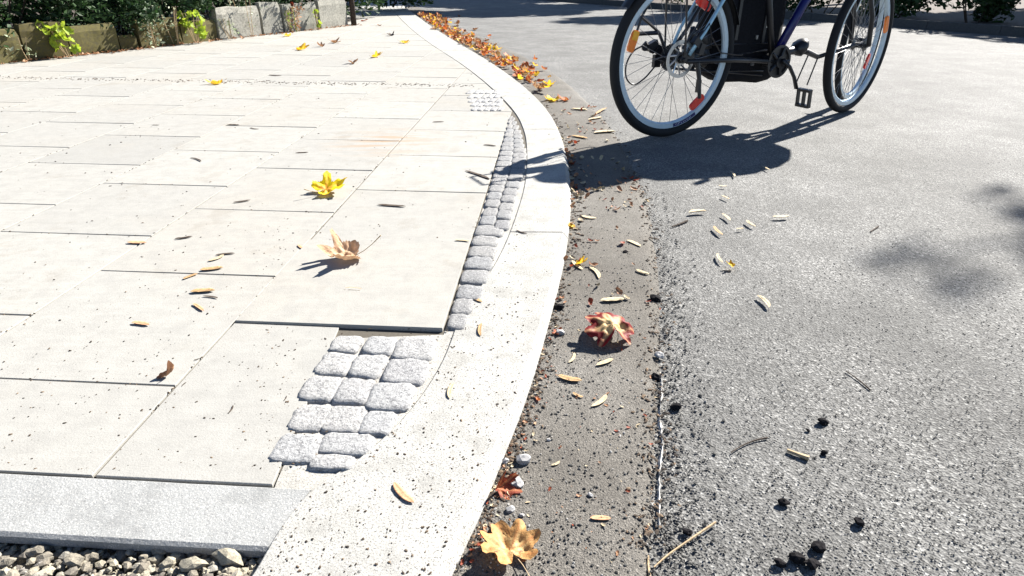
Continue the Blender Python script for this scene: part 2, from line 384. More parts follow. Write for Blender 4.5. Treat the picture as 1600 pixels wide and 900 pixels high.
# lime streak along the joint
lm = MB(); P = [g(x, y, ZR + 0.006) for x, y in ((1034, 588), (1033, 620), (1031, 655), (1035, 690), (1031, 730), (1030, 775), (1030, 820))]
P = crom(P, 12)
vs = []; fs = []
for i, p in enumerate(P):
    w = 0.0035 * max(0.12, 0.8 + 1.6 * noise.noise(Vector((i * .17, 2, 0)))) * (1 if 0 < i < len(P) - 1 else 0.1)
    o = 0.003 * noise.noise(Vector((i * .5, 9, 0)))
    vs += [(p.x + o - w, p.y, ZR - 0.001), (p.x + o, p.y, ZR + 0.0052), (p.x + o + w, p.y, ZR - 0.001)]
    if i: fs += [(3 * i - 3, 3 * i - 2, 3 * i + 1, 3 * i), (3 * i - 2, 3 * i - 1, 3 * i + 2, 3 * i + 1)]
lm.add(vs, fs); tag(lm.build('joint_line', M['lime']), kind='structure')

# ------------------------------------------------------------------ kerb stones
kerb = tag(empty('kerb'), kind='structure')
def jx(ymin, ymax, pl):   # sub-polyline by index
    return pl[ymin:ymax + 1]
def near_idx(px, py):
    q = g(px, py, 0); return min(range(len(outer)), key=lambda i: (outer[i] - q).length)
cuts = sorted(set([0, near_idx(890, 366), near_idx(872, 203)] + [near_idx(805, 125), near_idx(735, 80), near_idx(672, 40), near_idx(640, 16), len(outer) - 1]))
for a, b in zip(cuts, cuts[1:]):
    mb = MB(); vs = []; L = list(range(a, b + 1)); m = len(L)
    for k, i in enumerate(L):
        o, n_ = outer[i].copy(), inner[i].copy()
        t = (outer[min(i + 1, len(outer) - 1)] - outer[max(i - 1, 0)]).normalized()
        s = 0.003 if k == 0 else (-0.003 if k == m - 1 else 0)
        o += t * s; n_ += t * s
        o.z = 0; n_.z = 0; d = (n_ - o).normalized()
        zt = 0.0008 * noise.noise(Vector((i * .4, a, 0)))
        prof = [(o, -0.12), (o + d * 0.001, -0.022), (o + d * 0.014, zt - 0.005), (o + d * 0.020, zt), (n_ - d * 0.003, zt), (n_, zt - 0.003), (n_, -0.12)]
        vs += [(p.x, p.y, z) for p, z in prof]
    q = 7
    fs = [(k * q + j, (k + 1) * q + j, (k + 1) * q + j + 1, k * q + j + 1) for k in range(m - 1) for j in range(q - 1)]
    fs += [tuple(range(q)), tuple((m - 1) * q + j for j in range(q))[::-1]]
    mb.add(vs, fs); mb.build('kerb_stone', M['kerb'], kerb)

# ------------------------------------------------------------------ paving slabs in running bond
ANG = -0.0605; O = Vector((-0.687, 0.761, 0)); T = 0.5
ca, sa = math.cos(ANG), math.sin(ANG)
def UV(u, v): return (O.x + T * (u * ca - v * sa), O.y + T * (u * sa + v * ca))
pav = tag(empty('pavement'), kind='structure')
bedm = MB()
# cut line of the first slab beside the cobbles
cA, cB = g(432, 742), g(524, 524)
wallA, wallB = g(0, 100), g(548, 40)     # foot of the garden wall
count = 0; slab_polys = []
far = MB()
GAP = 0.0045
for ci in range(-16, 4):
    for rj in range(-1, 60):
        v0 = rj + (0.5 if ci % 2 else 0.0); v1 = v0 + 1
        if v1 < 0.2: continue
        ga = GAP / T / 2; gu = ga * 1.35
        w = 1.0
        gv = ga * (1.6 if abs(v0 - 5) < .1 else 1)
        p = [UV(ci + gu, max(v0, 0) + gv), UV(ci + w - gu, max(v0, 0) + gv), UV(ci + w - gu, v1 - ga), UV(ci + gu, v1 - ga)]
        c = Vector((sum(q[0] for q in p) / 4, sum(q[1] for q in p) / 4, 0))
        if ci >= 1 and v0 < 5.9: continue
        if ci == 0 and v0 == 0: p = clip(p, (cA.x, cA.y), (cB.x, cB.y))
        if ci == 0 and v0 == 0 and len(p) < 3: continue
        if v0 >= 5:                      # cut along the kerb
            ya, yb = min(q[1] for q in p) - .1, max(q[1] for q in p) + .1
            xa, xb = at_y(inner, ya) - 0.004, at_y(inner, yb) - 0.004
            p = clip(p, (xa, ya), (xb, yb)) if len(p) > 2 else p
        if len(p) > 2: p = clip(p, (wallB.x, wallB.y + 0.05), (wallA.x, wallA.y + 0.05)) if c.y < wallB.y + .4 and c.x < wallB.x + .6 else p

        if c.y > wallB.y and c.x < wallB.x - (c.y - wallB.y) * .235: continue
        if len(p) < 3 or area(p) < 0.003: continue
        if not any(in_view(Vector((q[0], q[1], 0)), 250) for q in p): continue
        if c.y > 22: continue
        jz = rnd.uniform(-0.0008, 0.0008)
        if c.y < 7.6 and count < 296 and in_view(c, 120):
            mb = MB(); cc = Vector((c.x, c.y, 0))
            hi = (0.005 if (ci == 0 and v0 == 1) else 0)
            prism(mb, [(q[0] - cc.x, q[1] - cc.y) for q in p], -0.07, jz + hi, 0.0012, 0.0008)
            mb.build('paving_slab', M['slab'], pav, loc=cc); count += 1
        else: prism(far, p, -0.07, jz, 0.0022)
fo = far.build('far_paving_slabs', M['slab'], pav); fo['kind'] = 'stuff'
# jointing sand under slabs and cobbles
js = MB(); jl = [Vector((-0.18 + O.x * 0, 0.60, 0))]
vs = []; Ls = [p for p in inner if p.y > g(430, 742).y - 0.02]
e0 = UV(-17, 0.03); e1 = UV(0.35, 0.03)
vs = []
fr = [(e0[0], e0[1])] + [(e1[0], e1[1])] + [(p.x - 0.001, p.y) for p in Ls if p.y > e1[1]]
ln = [(-9.0, q[1]) for q in fr]
js.add([(a, b, -0.005) for a, b in fr] + [(a, b, -0.005) for a, b in ln], [(i, i + 1, len(fr) + i + 1, len(fr) + i) for i in range(1, len(fr) - 1)])
tag(js.build('joint_sand', M['joint']), kind='structure')

# mortar bed for the cobbles, between slab edge and kerb
mbd = MB(); vs = []; fs = []
left = [UV(0.45, 0.0), ] 
cut = [(cA.x, cA.y), (cB.x, cB.y)]
ys = [g(432, 742).y - 0.05 + i * 0.02 for i in range(110)]
k = 0
for y in ys:
    if y > UV(1, 5.9)[1]: break
    xi = at_y(inner, y) - 0.001
    if y < cB.y: xl = cA.x + (cB.x - cA.x) * (y - cA.y) / (cB.y - cA.y) + 0.004
    else:
        a_, b_ = UV(1, 1), UV(1, 6); xl = a_[0] + (b_[0] - a_[0]) * (y - a_[1]) / (b_[1] - a_[1]) + 0.002
    xl = min(xl, xi - 0.002)
    for j in range(9):
        x = xl + (xi - xl) * j / 8
        vs.append((x, y, -0.0035 + 0.0022 * noise.noise(Vector((x * 40, y * 40, 2)))))
    if k: fs += [((k - 1) * 9 + j, (k - 1) * 9 + j + 1, k * 9 + j + 1, k * 9 + j) for j in range(8)]
    k += 1
mbd.add(vs, fs); tag(mbd.build('mortar_bed', M['bed'], smooth=True), kind='structure')

# edging stones along the open end of the paving
edg = tag(empty('edging'), kind='structure')
E0 = UV(0, -0.006); 
def ED(u, w, z): p = UV(u, 0); return (p[0] + w * sa, p[1] - w * ca, z)
wE = 0.118
lim = [g(396, 893), g(440, 820), g(490, 762)]
for u0, u1 in ((-3.2, -1.22), (-1.21, 0.545)):
    mb = MB(); n = 24; vs = []
    for i in range(n + 1):
        u = u0 + (u1 - u0) * i / n
        pr = [(0.002, -0.10), (0.002, -0.002), (0.005, 0.0005), (wE - 0.006, -0.004), (wE, -0.008), (wE, -0.022), (wE - 0.012, -0.026), (wE - 0.014, -0.10)]
        for w, z in pr:
            uu = u
            if u1 > 0:
                uu = u1
                for _ in range(4):
                    q0 = ED(uu, w, 0); uu += (at_y(inner, q0[1]) - 0.0015 - q0[0]) / T
                uu = u0 + (uu - u0) * i / n
            q = ED(uu, w, z + 0.0008 * noise.noise(Vector((u * 9, w * 30, 0)))); vs.append(q)
    q = len(pr)
    mb.add(vs, [(i * q + j, i * q + j + 1, (i + 1) * q + j + 1, (i + 1) * q + j) for i in range(n) for j in range(q - 1)] + [tuple(range(q)), tuple(n * q + j for j in range(q))[::-1]])
    mb.build('edging_stone', M['edging'], edg)

# ------------------------------------------------------------------ cobbles
cob = tag(empty('cobble_strip'), kind='structure')
def cobble(cx, cy, w, l, rot, seed, h=0.006, mt='cobble'):
    rr = random.Random(seed); n = 6; vs = []; fs = []
    mb = MB(); off = rr.uniform(0, 90)
    A = [-1, -.97, -.88, -.7, -.35, 0, .35, .7, .88, .97, 1]; m = len(A)
    for iy, b in enumerate(A):
        for ix, a in enumerate(A):
            e = max(abs(a), abs(b)); e = (abs(a) ** 7 + abs(b) ** 7) ** (1 / 7); z = h * (1 - min(e, 1.02) ** 8) - (0.018 if max(abs(a), abs(b)) >= 1 else 0.004 * max(0, e - .9) * 10)
            k = 1 - 0.15 * (a * b) ** 4
            nn = noise.noise(Vector((a * 1.2 + off, b * 1.2, 0)))
            x = a * w / 2 * k * (1 + .08 * noise.noise(Vector((b * 1.7, off, 0))) + .07 * noise.noise(Vector((b * 4.2, off + 3, 0)))); y = b * l / 2 * k * (1 + .08 * noise.noise(Vector((a * 1.7, off + 9, 0))) + .08 * noise.noise(Vector((a * 4.2, off + 7, 0))))
            z += 0.0026 * nn + 0.0024 * noise.noise(Vector((a * 4 + off, b * 4, 7))) - 0.0012 * b * (seed < 150)
            vs.append((x * math.cos(rot) - y * math.sin(rot), x * math.sin(rot) + y * math.cos(rot), z))
    mb.add(vs, [(j * m + i, j * m + i + 1, (j + 1) * m + i + 1, (j + 1) * m + i) for j in range(m - 1) for i in range(m - 1)])
    mb.build('cobble', M[mt], cob, smooth=True, loc=Vector((cx, cy, 0.0005)))
def cob_px(px, py, wpx, hpx, slant, seed, h=0.006, mt='cobble'):
    c = g(px, py); a = g(px - wpx / 2, py); b = g(px + wpx / 2, py + wpx * 0.04)
    t = g(px + slant * hpx / 2, py - hpx / 2); s_ = g(px - slant * hpx / 2, py + hpx / 2)
    cobble(c.x, c.y, (b - a).length, (t - s_).length * 0.97, math.atan2(b.y - a.y, b.x - a.x), seed, h, mt)
FG = [(541, 538, 42, 24), (593, 540, 44, 26), (648, 545, 58, 32),
      (523, 569, 48, 32), (575, 572, 48, 32), (634, 580, 60, 36),
      (501, 607, 52, 36), (553, 611, 50, 36), (610, 619, 62, 40),
      (484, 652, 52, 38), (539, 654, 56, 38), (590, 660, 46, 34),
      (463, 700, 64, 40), (541, 693, 74, 32), (519, 722, 62, 22)]
for i, (x, y, w, h) in enumerate(FG): cob_px(x, y, w * 1.17, h * 1.20, 0.55, 100 + i, 0.0042 if y < 640 else 0.0022)
rows_y = [501, 478, 456, 434, 413, 394, 377, 361, 346, 332, 319, 307, 296, 285, 275, 266, 257, 249, 241, 233, 226, 219, 212, 205, 198, 191, 185]
def Lx(y): # right-hand edge of the slabs at this row, in pixels
    return 693 + (790 - 693) * ((527 - y) / 324) ** 0.92 if y < 527 else 693
def Rx(y):
    for (ya, xa), (yb, xb) in zip(RP, RP[1:]):
        if yb <= y <= ya: return xa + (xb - xa) * (ya - y) / (ya - yb)
    return 800
RP = [(530, 716), (478, 738), (456, 752), (434, 762), (413, 768), (377, 776), (346, 795), (300, 805), (270, 818), (240, 821), (205, 812), (180, 800)]
for i, y in enumerate(rows_y):
    y2 = rows_y[i + 1] if i + 1 < len(rows_y) else y - 6
    lx, rx = Lx(y) + 1, Rx(y) + 1; hh = (y - y2) * 1.02
    k = 1 if y > 350 else 2
    for j in range(k):
        wj = (rx - lx) / k
        sh = rnd.uniform(-.08, .08) * hh
        cob_px(lx + wj * (j + .5) - (2 if k == 1 else 0), y + sh + (j * hh * .35), wj * (1.2 if k == 1 else 1.1), hh * rnd.uniform(1.05, 1.16), -0.25, 200 + i * 3 + j, 0.005, 'cobble_grey')
for r in range(5):     # worn patch of setts at the top of the strip
    for c_ in range(5):
        cob_px(742 + c_ * 10 + r * -1.5 + rnd.uniform(-1, 1), 170 - r * 6.5 + rnd.uniform(-.5, .5), 9.5, 6.3, 0.2, 400 + r * 9 + c_, 0.004)

# ------------------------------------------------------------------ gravel in the open pit
def pit_ok(x, y):
    if y > UV(0, 0)[1] - 0.075 + (x - UV(0, 0)[0]) * math.tan(ANG): return False
    return x < at_y(inner, y) - 0.006 and y > 0.1
base = MB(); base.add([(-2.2, -0.6, -0.052), (0.1, -0.6, -0.052), (0.1, 0.8, -0.052), (-2.2, 0.8, -0.052)], [(0, 1, 2, 3)])
tag(base.build('pit_floor', M['joint']), kind='structure')
gr = MB()
for i in range(11000):
    x, y = rnd.uniform(-1.35, 0.0), rnd.uniform(0.36, 0.70)
    if not pit_ok(x, y): continue
    s = rnd.choice((.0022, .003, .004, .0055, .008)) * rnd.uniform(.8, 1.3)
    gr.rock((x, y, -0.044 + rnd.uniform(0, 0.016) + max(0, min(.022, (.655 - y) * .2))), s * rnd.uniform(1, 1.6), s, s * .75, i, 1, 0.35, rnd.uniform(0, 6.28), rv=rnd.random())
tag(gr.build('gravel', M['stone']), 'loose tan and grey gravel in the open pit below the edging stones', 'gravel', kind='stuff')
ST = [(223, 845, 13, 'small pale upright pebble right of centre shade under the edging'), (242, 852, 22, 'rounded pinkish grey stone in the shade line at the left of the pit'), (274, 846, 30, 'long flat grey stone lying in the shadow of the edging'),
      (253, 866, 26, 'warm tan stone just below the rounded pinkish grey one'), (310, 862, 22, 'upright pale chip standing in the middle of the gravel'), (305, 893, 40, 'largest cream stone at the lower edge of the gravel pit'),
      (265, 890, 24, 'whitish lump beside the largest cream stone'), (362, 880, 50, 'long flat sandy slab fragment beside the kerb in the pit'), (228, 878, 16, 'small tan pebble near the left part of the gravel'),
      (383, 850, 12, 'tiny pale chip in shadow by the kerb corner'), (338, 868, 16, 'small brown stone right of the upright pale chip'),
      (60, 868, 30, 'broad tan stone far left in the gravel pit'), (120, 886, 34, 'grey angular stone in the left part of the gravel pit'), (165, 856, 22, 'pale oval stone near the edging at the left'), (15, 890, 26, 'brownish stone in the very left corner of the pit')]
for i, (x, y, w, lab) in enumerate(ST):
    p = g(x, y, -0.03); s = w * mpp(p) / 2; mb = MB()
    fl = .45 if w > 28 else .6
    mb.rock((0, 0, 0), s, s * .62, s * fl, 900 + i, 2, 0.28, rnd.uniform(-.3, .5), rv=(0.62 if 'cream' in lab or 'sandy' in lab or 'pale' in lab or 'whit' in lab else 0.4) + rnd.uniform(-.08, .1))
    tag(mb.build('stone', M['stone'], loc=Vector((p.x, p.y, -0.028 + s * .2 + max(0, min(.02, (.655 - p.y) * .2))))), lab, 'stone', 'larger stones in the gravel pit')

# ------------------------------------------------------------------ grit and crumbs (uncountable)
gt = MB()
def grit(x, y, s, z=ZR, rv=None):
    gt.rock((x, y, z + s * .2), s * rnd.uniform(.8, 1.5), s, s * .7, rnd.randrange(10 ** 6), 1, 0.3, rnd.uniform(0, 6.28), rv=rnd.random() ** 1.3 if rv is None else rv)
for i in range(9000):          # worn surface of the old road
    px, py = rnd.uniform(1035, 1640), rnd.uniform(250, 930) ** 1
    if rnd.random() > (py - 150) / 700: continue
    p = g(px, py, ZR); grit(p.x, p.y, rnd.uniform(.0006, .0017))
for i in range(2500):          # crumbling edge of the joint
    py = rnd.uniform(300, 930); p = g(1030, py, ZR)
    x = at_y(gl, p.y) + abs(rnd.gauss(0, .045)) * (1 if rnd.random() < .8 else -.5)
    grit(x, p.y, rnd.choice((.0008, .0012, .0018, .0028)) * rnd.uniform(.7, 1.2), rv=.15 + rnd.random() * .75)
for i in range(3000):          # dust and crumbs in the gutter
    py = 150 + 780 * rnd.random() ** .8; q = g(900, py, ZR)
    xa, xb = at_y(outer, q.y), at_y(gl, q.y)
    x = xa + (xb - xa) * rnd.random() ** (1.7 if rnd.random() < .6 else 1)
    grit(x, q.y, rnd.choice((.0008, .0012, .002)) * rnd.uniform(.7, 1.3) , ZR + .005)
tag(gt.build('road_grit', M['grit']), 'loose grey grit and crumbs on the asphalt and along the broken joint', 'grit', kind='stuff')
cr = MB()
for i in range(2300):
    if rnd.random() < .5:
        px, py = rnd.uniform(0, 860), rnd.uniform(75, 735)
    else: px, py = rnd.uniform(400, 860), rnd.uniform(350, 930)
    p = g(px, py, 0)
    if p.x > at_y(outer, p.y) - .02: continue
    if p.y < UV(0, 0)[1] and p.x < at_y(inner, p.y): continue
    s = rnd.choice((.0005, .0007, .0009, .0013, .0018)) * rnd.uniform(.8, 1.3) * (1 if py > 300 else 1.6)
    cr.rock((p.x, p.y, .0005), s * rnd.uniform(1, 2), s, s * .6, i, 1, .3, rnd.uniform(0, 6.28), rv=rnd.random())
for i in range(2600):     # dust and plant bits caught in the slab joints
    ci_, v_ = rnd.randrange(-6, 2), rnd.uniform(0, 7)
    if rnd.random() < .5: q = UV(ci_ + rnd.gauss(0, .006), v_)
    else: q = UV(ci_ + rnd.random(), rnd.randrange(0, 8) + (.5 if ci_ % 2 else 0) + rnd.gauss(0, .007))
    if q[0] > at_y(inner, q[1]) - .05 or q[1] < UV(0, 0)[1] + .02 or not in_view(Vector((q[0], q[1], 0)), 10): continue
    if noise.noise(Vector((q[0] * 3, q[1] * 3, 5))) < rnd.uniform(-.3, .3): continue
    s_ = rnd.choice((.0007, .001, .0016, .0024)); cr.rock((q[0], q[1], .0), s_ * rnd.uniform(1, 2), s_, s_ * .6, i, 1, .3, rnd.uniform(0, 6.28), rv=rnd.random())
for i in range(500):      # dirt line in the wide joint across the paving
    px = rnd.uniform(0, 740); p = g(px, 121 + px / 740 * 13 + rnd.gauss(0, 1.3), 0); s = rnd.uniform(.002, .006)
    cr.rock((p.x, p.y, .0005), s * rnd.uniform(1, 2), s, s * .4, i, 1, .3, rnd.uniform(0, 6.28), rv=rnd.random())
for i in range(1500):       # dark litter along the foot of the kerb and the ragged joint
    py = 160 + 700 * rnd.random(); q = g(900, py, ZR)
    if rnd.random() < .6: x = at_y(outer, q.y) + abs(rnd.gauss(.004, .014 + .012 * (py < 420)))
    else: x = at_y(gl, q.y) + rnd.gauss(-.01, .02)
    s = rnd.choice((.001, .0016, .0026)) * rnd.uniform(.8, 1.4) * (1.5 if py < 380 else 1)
    cr.rock((x, q.y, ZR + .006), s * rnd.uniform(1, 2.4), s, s * .5, i, 1, .3, rnd.uniform(0, 6.28), rv=rnd.random())
tag(cr.build('dark_crumbs', M['crumb']), 'fine dark crumbs and plant dust strewn over the paving and gutter', 'debris', kind='stuff')

# ------------------------------------------------------------------ leaves
def leaf_geo(mb, kind, size, M4, curl=0.3, seed=0, nt=48, nr=5, stem=True, fold=0.0, crump=0.09):
    rr = random.Random(seed); off = rr.uniform(0, 99)
    lobes = {'maple': [(90, 1.0), (38, .88), (142, .88), (-22, .58), (202, .58)],
             'poplar': [(90, 1.0), (45, .88), (135, .88), (0, .86), (180, .86), (-45, .74), (225, .74)],
             'oval': [(90, 1.0)]}[kind]
    def rad(a):
        if kind == 'oval':
            t = abs(((math.degrees(a) - 90 + 180) % 360) - 180); return 0.95 * max(.34, abs(math.cos(R(t))) ** 1.0) if t <= 90 else .95 * max(.34, abs(math.cos(R(t))) * .7)
        w = 25 if kind == 'maple' else 34
        s = .52 if kind == 'maple' else .6
        b = max(L * math.exp(-((((math.degrees(a) - d + 180) % 360) - 180) / w) ** 2) for d, L in lobes)
        t = abs((((math.degrees(a) + 90) + 180) % 360) - 180)
        s *= min(1, .25 + t / 60)
        j = (.13 if kind == 'maple' else .03) * (abs(math.sin(a * 17 + off)) - .5)
        return max(s, b) * (1 + j)
    vs = [Vector((0, 0, 0))]; rv = [0.0]; ve = [0.0]
    for i in range(1, nr + 1):
        for k in range(nt):
            a = 2 * math.pi * k / nt; r = rad(a) * i / nr
            x, y = r * math.cos(a), r * math.sin(a)
            z = curl * (r ** 2) * (.7 + .9 * noise.noise(Vector((math.cos(a) * 1.3 + off, math.sin(a) * 1.3, 0)))) + crump * noise.noise(Vector((x * 2.6 + off, y * 2.6, 4))) + crump * .5 * noise.noise(Vector((x * 6 + off, y * 6, 9))) + fold * abs(x) ** 1.3
            vs.append(Vector((x, y, z))); rv.append(i / nr)
            dm = min(abs((((math.degrees(a) - d + 180) % 360) - 180)) * r / 57 for d, L in lobes)
            ve.append(min(1, dm * 1.2))
    fs = [(0, 1 + k, 1 + (k + 1) % nt) for k in range(nt)]
    for i in range(nr - 1):
        fs += [(1 + i * nt + k, 1 + (i + 1) * nt + k, 1 + (i + 1) * nt + (k + 1) % nt, 1 + i * nt + (k + 1) % nt) for k in range(nt)]
    mb.add([M4 @ (v * size) for v in vs], fs, rr=rv, vein=ve)
def stem_geo(mb, size, M4, L=.8, up=.15, r=.012):
    pts = [M4 @ (Vector((.08 * math.sin(t * 3), -t * L, up * t * t + .01)) * size) for t in (0, .25, .5, .75, 1)]
    mb.tube(pts, [r * size * 1.6, r * size, r * size, r * size, r * size * 1.8], 5, rr=.2, vein=1.0)
def place(p, rz=0, rx=0, ry=0, lift=0):
    return Matrix.Translation(p + Vector((0, 0, lift))) @ Matrix.Rotation(rz, 4, 'Z') @ Matrix.Rotation(rx, 4, 'X') @ Matrix.Rotation(ry, 4, 'Y')
def leaf(px, py, wpx, kind, mat, label, rz=0, rx=0, ry=0, lift=0.0, curl=.3, seed=1, fold=0, z=0.0, group=None, st=True, L=.8, up=.2, hero=False):
    p = g(px, py, z); size = wpx * mpp(p) * .55
    root = MB(); T_ = place(Vector((0, 0, 0)), rz, rx, ry)
    leaf_geo(root, kind, size, T_, curl, seed, 72 if hero else 40, 10 if hero else 4, fold=fold, crump=.17 if hero else .10)
    zmin = min(v[2] for v in root.v)
    e = empty('fallen_leaf', Vector((p.x, p.y, z + lift - zmin * (0.85 if lift == 0 else 1) + .001)))
    root.build('blade', mat, e, smooth=True)
    if st:
        s2 = MB(); stem_geo(s2, size, T_, L, up); s2.build('stem', M['stalk'], e)
    tag(e, label, 'leaf', group)
    return e
ZG = ZR + .005
leaf(508, 302, 72, 'maple', M['leaf_spot'], 'bright yellow maple leaf with reddish brown spots curled on a slab', rz=-.9, rx=.12, ry=.2, curl=.30, seed=5, fold=.2, lift=0.004, hero=True, up=.3)
leaf(545, 406, 84, 'maple', M['leaf_peach'], 'shrivelled pale brown maple leaf with upright stalk on a slab', rz=1.9, rx=.15, ry=-.2, curl=.6, seed=8, fold=.6, hero=True, L=1.0, up=.9)
leaf(955, 533, 92, 'poplar', M['leaf_redyellow'], 'curled maple leaf with red lobes and pale yellow centre in the gutter', rz=.25, rx=.32, ry=.12, curl=-.36, seed=3, fold=-.25, z=ZG, lift=0.003, hero=True, L=.55, up=-.2)
leaf(780, 768, 58, 'maple', M['leaf_red'], 'narrow folded rust red leaf leaning against the kerb foot', rz=-.55, rx=.1, ry=.95, curl=.5, seed=4, fold=.9, z=ZG, hero=True, st=False)
leaf(797, 864, 108, 'poplar', M['leaf_orange'], 'large creased golden orange leaf with brown edge flecks beside the kerb', rz=.45, rx=-.05, ry=.12, curl=.18, seed=6, fold=.42, z=ZG, hero=True, L=1.2, up=.1)
leaf(262, 588, 36, 'oval', M['leaf_brown'], 'small curled brown leaf with a thin stalk on the left slabs', rz=-1.1, rx=.5, curl=.8, seed=9, fold=.9, L=1.0)
FL = [(343, 131, 30, 'leaf_yellow', 'olive yellow leaf lying alone across the wide dirty joint'), (470, 78, 28, 'leaf_yellow', 'flat yellow leaf on paving below the gap in the garden wall'),
      (503, 73, 16, 'leaf_brown', 'small dark brown leaf just right of the flat yellow leaf'), (521, 67, 20, 'leaf_brown', 'orange brown leaf on paving in front of the white wall block'),
      (551, 99, 22, 'leaf_brown', 'broken brown leaf in the middle of the far paving'), (587, 89, 24, 'leaf_yellow', 'pale yellow leaf right of the broken brown leaf'),
      (611, 56, 16, 'twig', 'blackish shrivelled leaf on the narrow part of the path'), (630, 67, 22, 'leaf_yellow', 'thin yellow brown leaf below the blackish one on the path'),
      (571, 33, 13, 'leaf_red', 'red leaf beside the foot of the thin tree trunk'), (592, 40, 10, 'leaf_brown', 'tiny brown leaf between the trunk and the kerb'),
      (680, 46, 18, 'leaf_brown', 'dark leaf on the far kerb top beside the leaf drift'), (449, 57, 18, 'leaf_yellow', 'yellow leaf against the foot of the garden wall'),
      (865, 156, 36, 'leaf_yellow', 'yellow leaf lying flat in the gutter bend above the shadow'), (885, 157, 26, 'drift_o', 'bright orange red leaf heaped on the yellow leaf in the gutter bend'),
      (858, 133, 26, 'leaf_yellow', 'golden leaf at the near end of the orange leaf drift'), (741, 47, 14, 'leaf_brown', 'single dark leaf out on the road near the drift'), (738, 57, 12, 'leaf_brown', 'smaller dark leaf on the road just behind the drift'),
      (717, 26, 10, 'leaf_brown', 'tiny dark leaf farthest out on the sunlit road'), (905, 412, 26, 'leaf_yellow', 'yellow leaf scrap in the gutter below the kerb joint'), (868, 520, 24, 'leaf_red', 'dark red leaf scrap wedged at the kerb beside a white chip'),
      (840, 624, 14, 'drift_o', 'small round orange leaf scrap in the gutter near the kerb'), (895, 355, 20, 'leaf_yellow', 'orange yellow leaf scrap pressed to the kerb below the shadow'), (1143, 417, 20, 'leaf_yellow', 'cream yellow leaf scrap alone on the road')]
for i, (x, y, w, mt, lab) in enumerate(FL):
    road = x > 690 and not (x < 700 and y > 40); z = ZG if road else 0
    if y < 60 and x > 700: z = ZR
    leaf(x, y, w, 'maple' if w > 15 else 'oval', M[mt], lab, rz=rnd.uniform(0, 6.28), rx=rnd.uniform(-.3, .3), curl=rnd.uniform(.3, .8), seed=30 + i, fold=rnd.uniform(.1, .5), z=z, st=w > 17)
# drift of leaves along the far gutter: the largest ones singly, the rest as one mass
dr = MB(); npl = 0
drift = []
for i in range(520):
    t = rnd.random() ** .8
    yy = g(868, 150, ZR).y + t * 8.0
    xa, xb = at_y(outer, yy), at_y(gl, yy)
    wd = (xb - xa) * (.8 if t < .75 else 1.1)
    x = xa + .02 + abs(rnd.gauss(0, .38)) * wd
    drift.append((x, yy, t))
for i, (x, yy, t) in enumerate(drift):
    s = rnd.uniform(.028, .055); p = Vector((x, yy, ZG + rnd.uniform(0, .045) * (1 if x < at_y(gl, yy) else .1)))
    leaf_geo(dr, rnd.choice(('maple', 'oval', 'poplar')), s, place(p, rnd.uniform(0, 6.28), rnd.uniform(-.7, .7), rnd.uniform(-.6, .6), .008), rnd.uniform(.2, .9), i, 16, 2, fold=rnd.uniform(0, .7))
dro = dr.build('leaf_drift', M['drift_o'], smooth=True)
for nm in ('leaf_yellow', 'leaf_brown', 'leaf_orange'): dro.data.materials.append(M[nm])
mi = []; per = None
fpl = 16 + 16; 
for fi in range(len(dro.data.polygons)): mi.append((0, 2, 3, 1, 0, 2, 0)[(fi // fpl * 7919) % 7])
dro.data.polygons.foreach_set('material_index', mi)
tag(dro, 'thick drift of orange and rust leaves banked along the far gutter', 'leaves', kind='stuff')
# litter scraps in the gutter bend
sc = MB()
for i in range(170):
    py = rnd.uniform(168, 330) if rnd.random() < .8 else rnd.uniform(330, 480); q = g(920, py, ZR); xa, xb = at_y(outer, q.y), at_y(gl, q.y)
    x = xa + (xb - xa) * rnd.random() ** (1 if py < 215 else 2.4)
    s = rnd.uniform(.006, .022)
    leaf_geo(sc, 'oval', s, place(Vector((x, q.y, ZG + .003)), rnd.uniform(0, 6.28), rnd.uniform(-.5, .5), rnd.uniform(-.5, .5)), rnd.uniform(.3, 1), i, 10, 2, fold=.5)
for i in range(260):
    py = 480 + 420 * rnd.random(); q = g(920, py, ZR); xa, xb = at_y(outer, q.y), at_y(gl, q.y)
    x = xa + abs(rnd.gauss(.003, .016)) if rnd.random() < .55 else xa + (xb - xa) * rnd.random()
    leaf_geo(sc, 'oval', rnd.choice((.0015, .0022, .0035, .006)), place(Vector((x, q.y, ZG + .001)), rnd.uniform(0, 6.28), rnd.uniform(-.4, .4), rnd.uniform(-.4, .4)), rnd.uniform(.1, .6), i, 10, 2, fold=.3)
so = sc.build('leaf_litter', M['leaf_brown'], smooth=True); so.data.materials.append(M['straw']); so.data.materials.append(M['leaf_red'])
so.data.polygons.foreach_set('material_index', [(0, 1, 0, 2, 1)[(fi // 20 * 7919) % 5] for fi in range(len(so.data.polygons))])
tag(so, 'mixed brown and straw coloured leaf litter in the gutter bend', 'litter', kind='stuff')

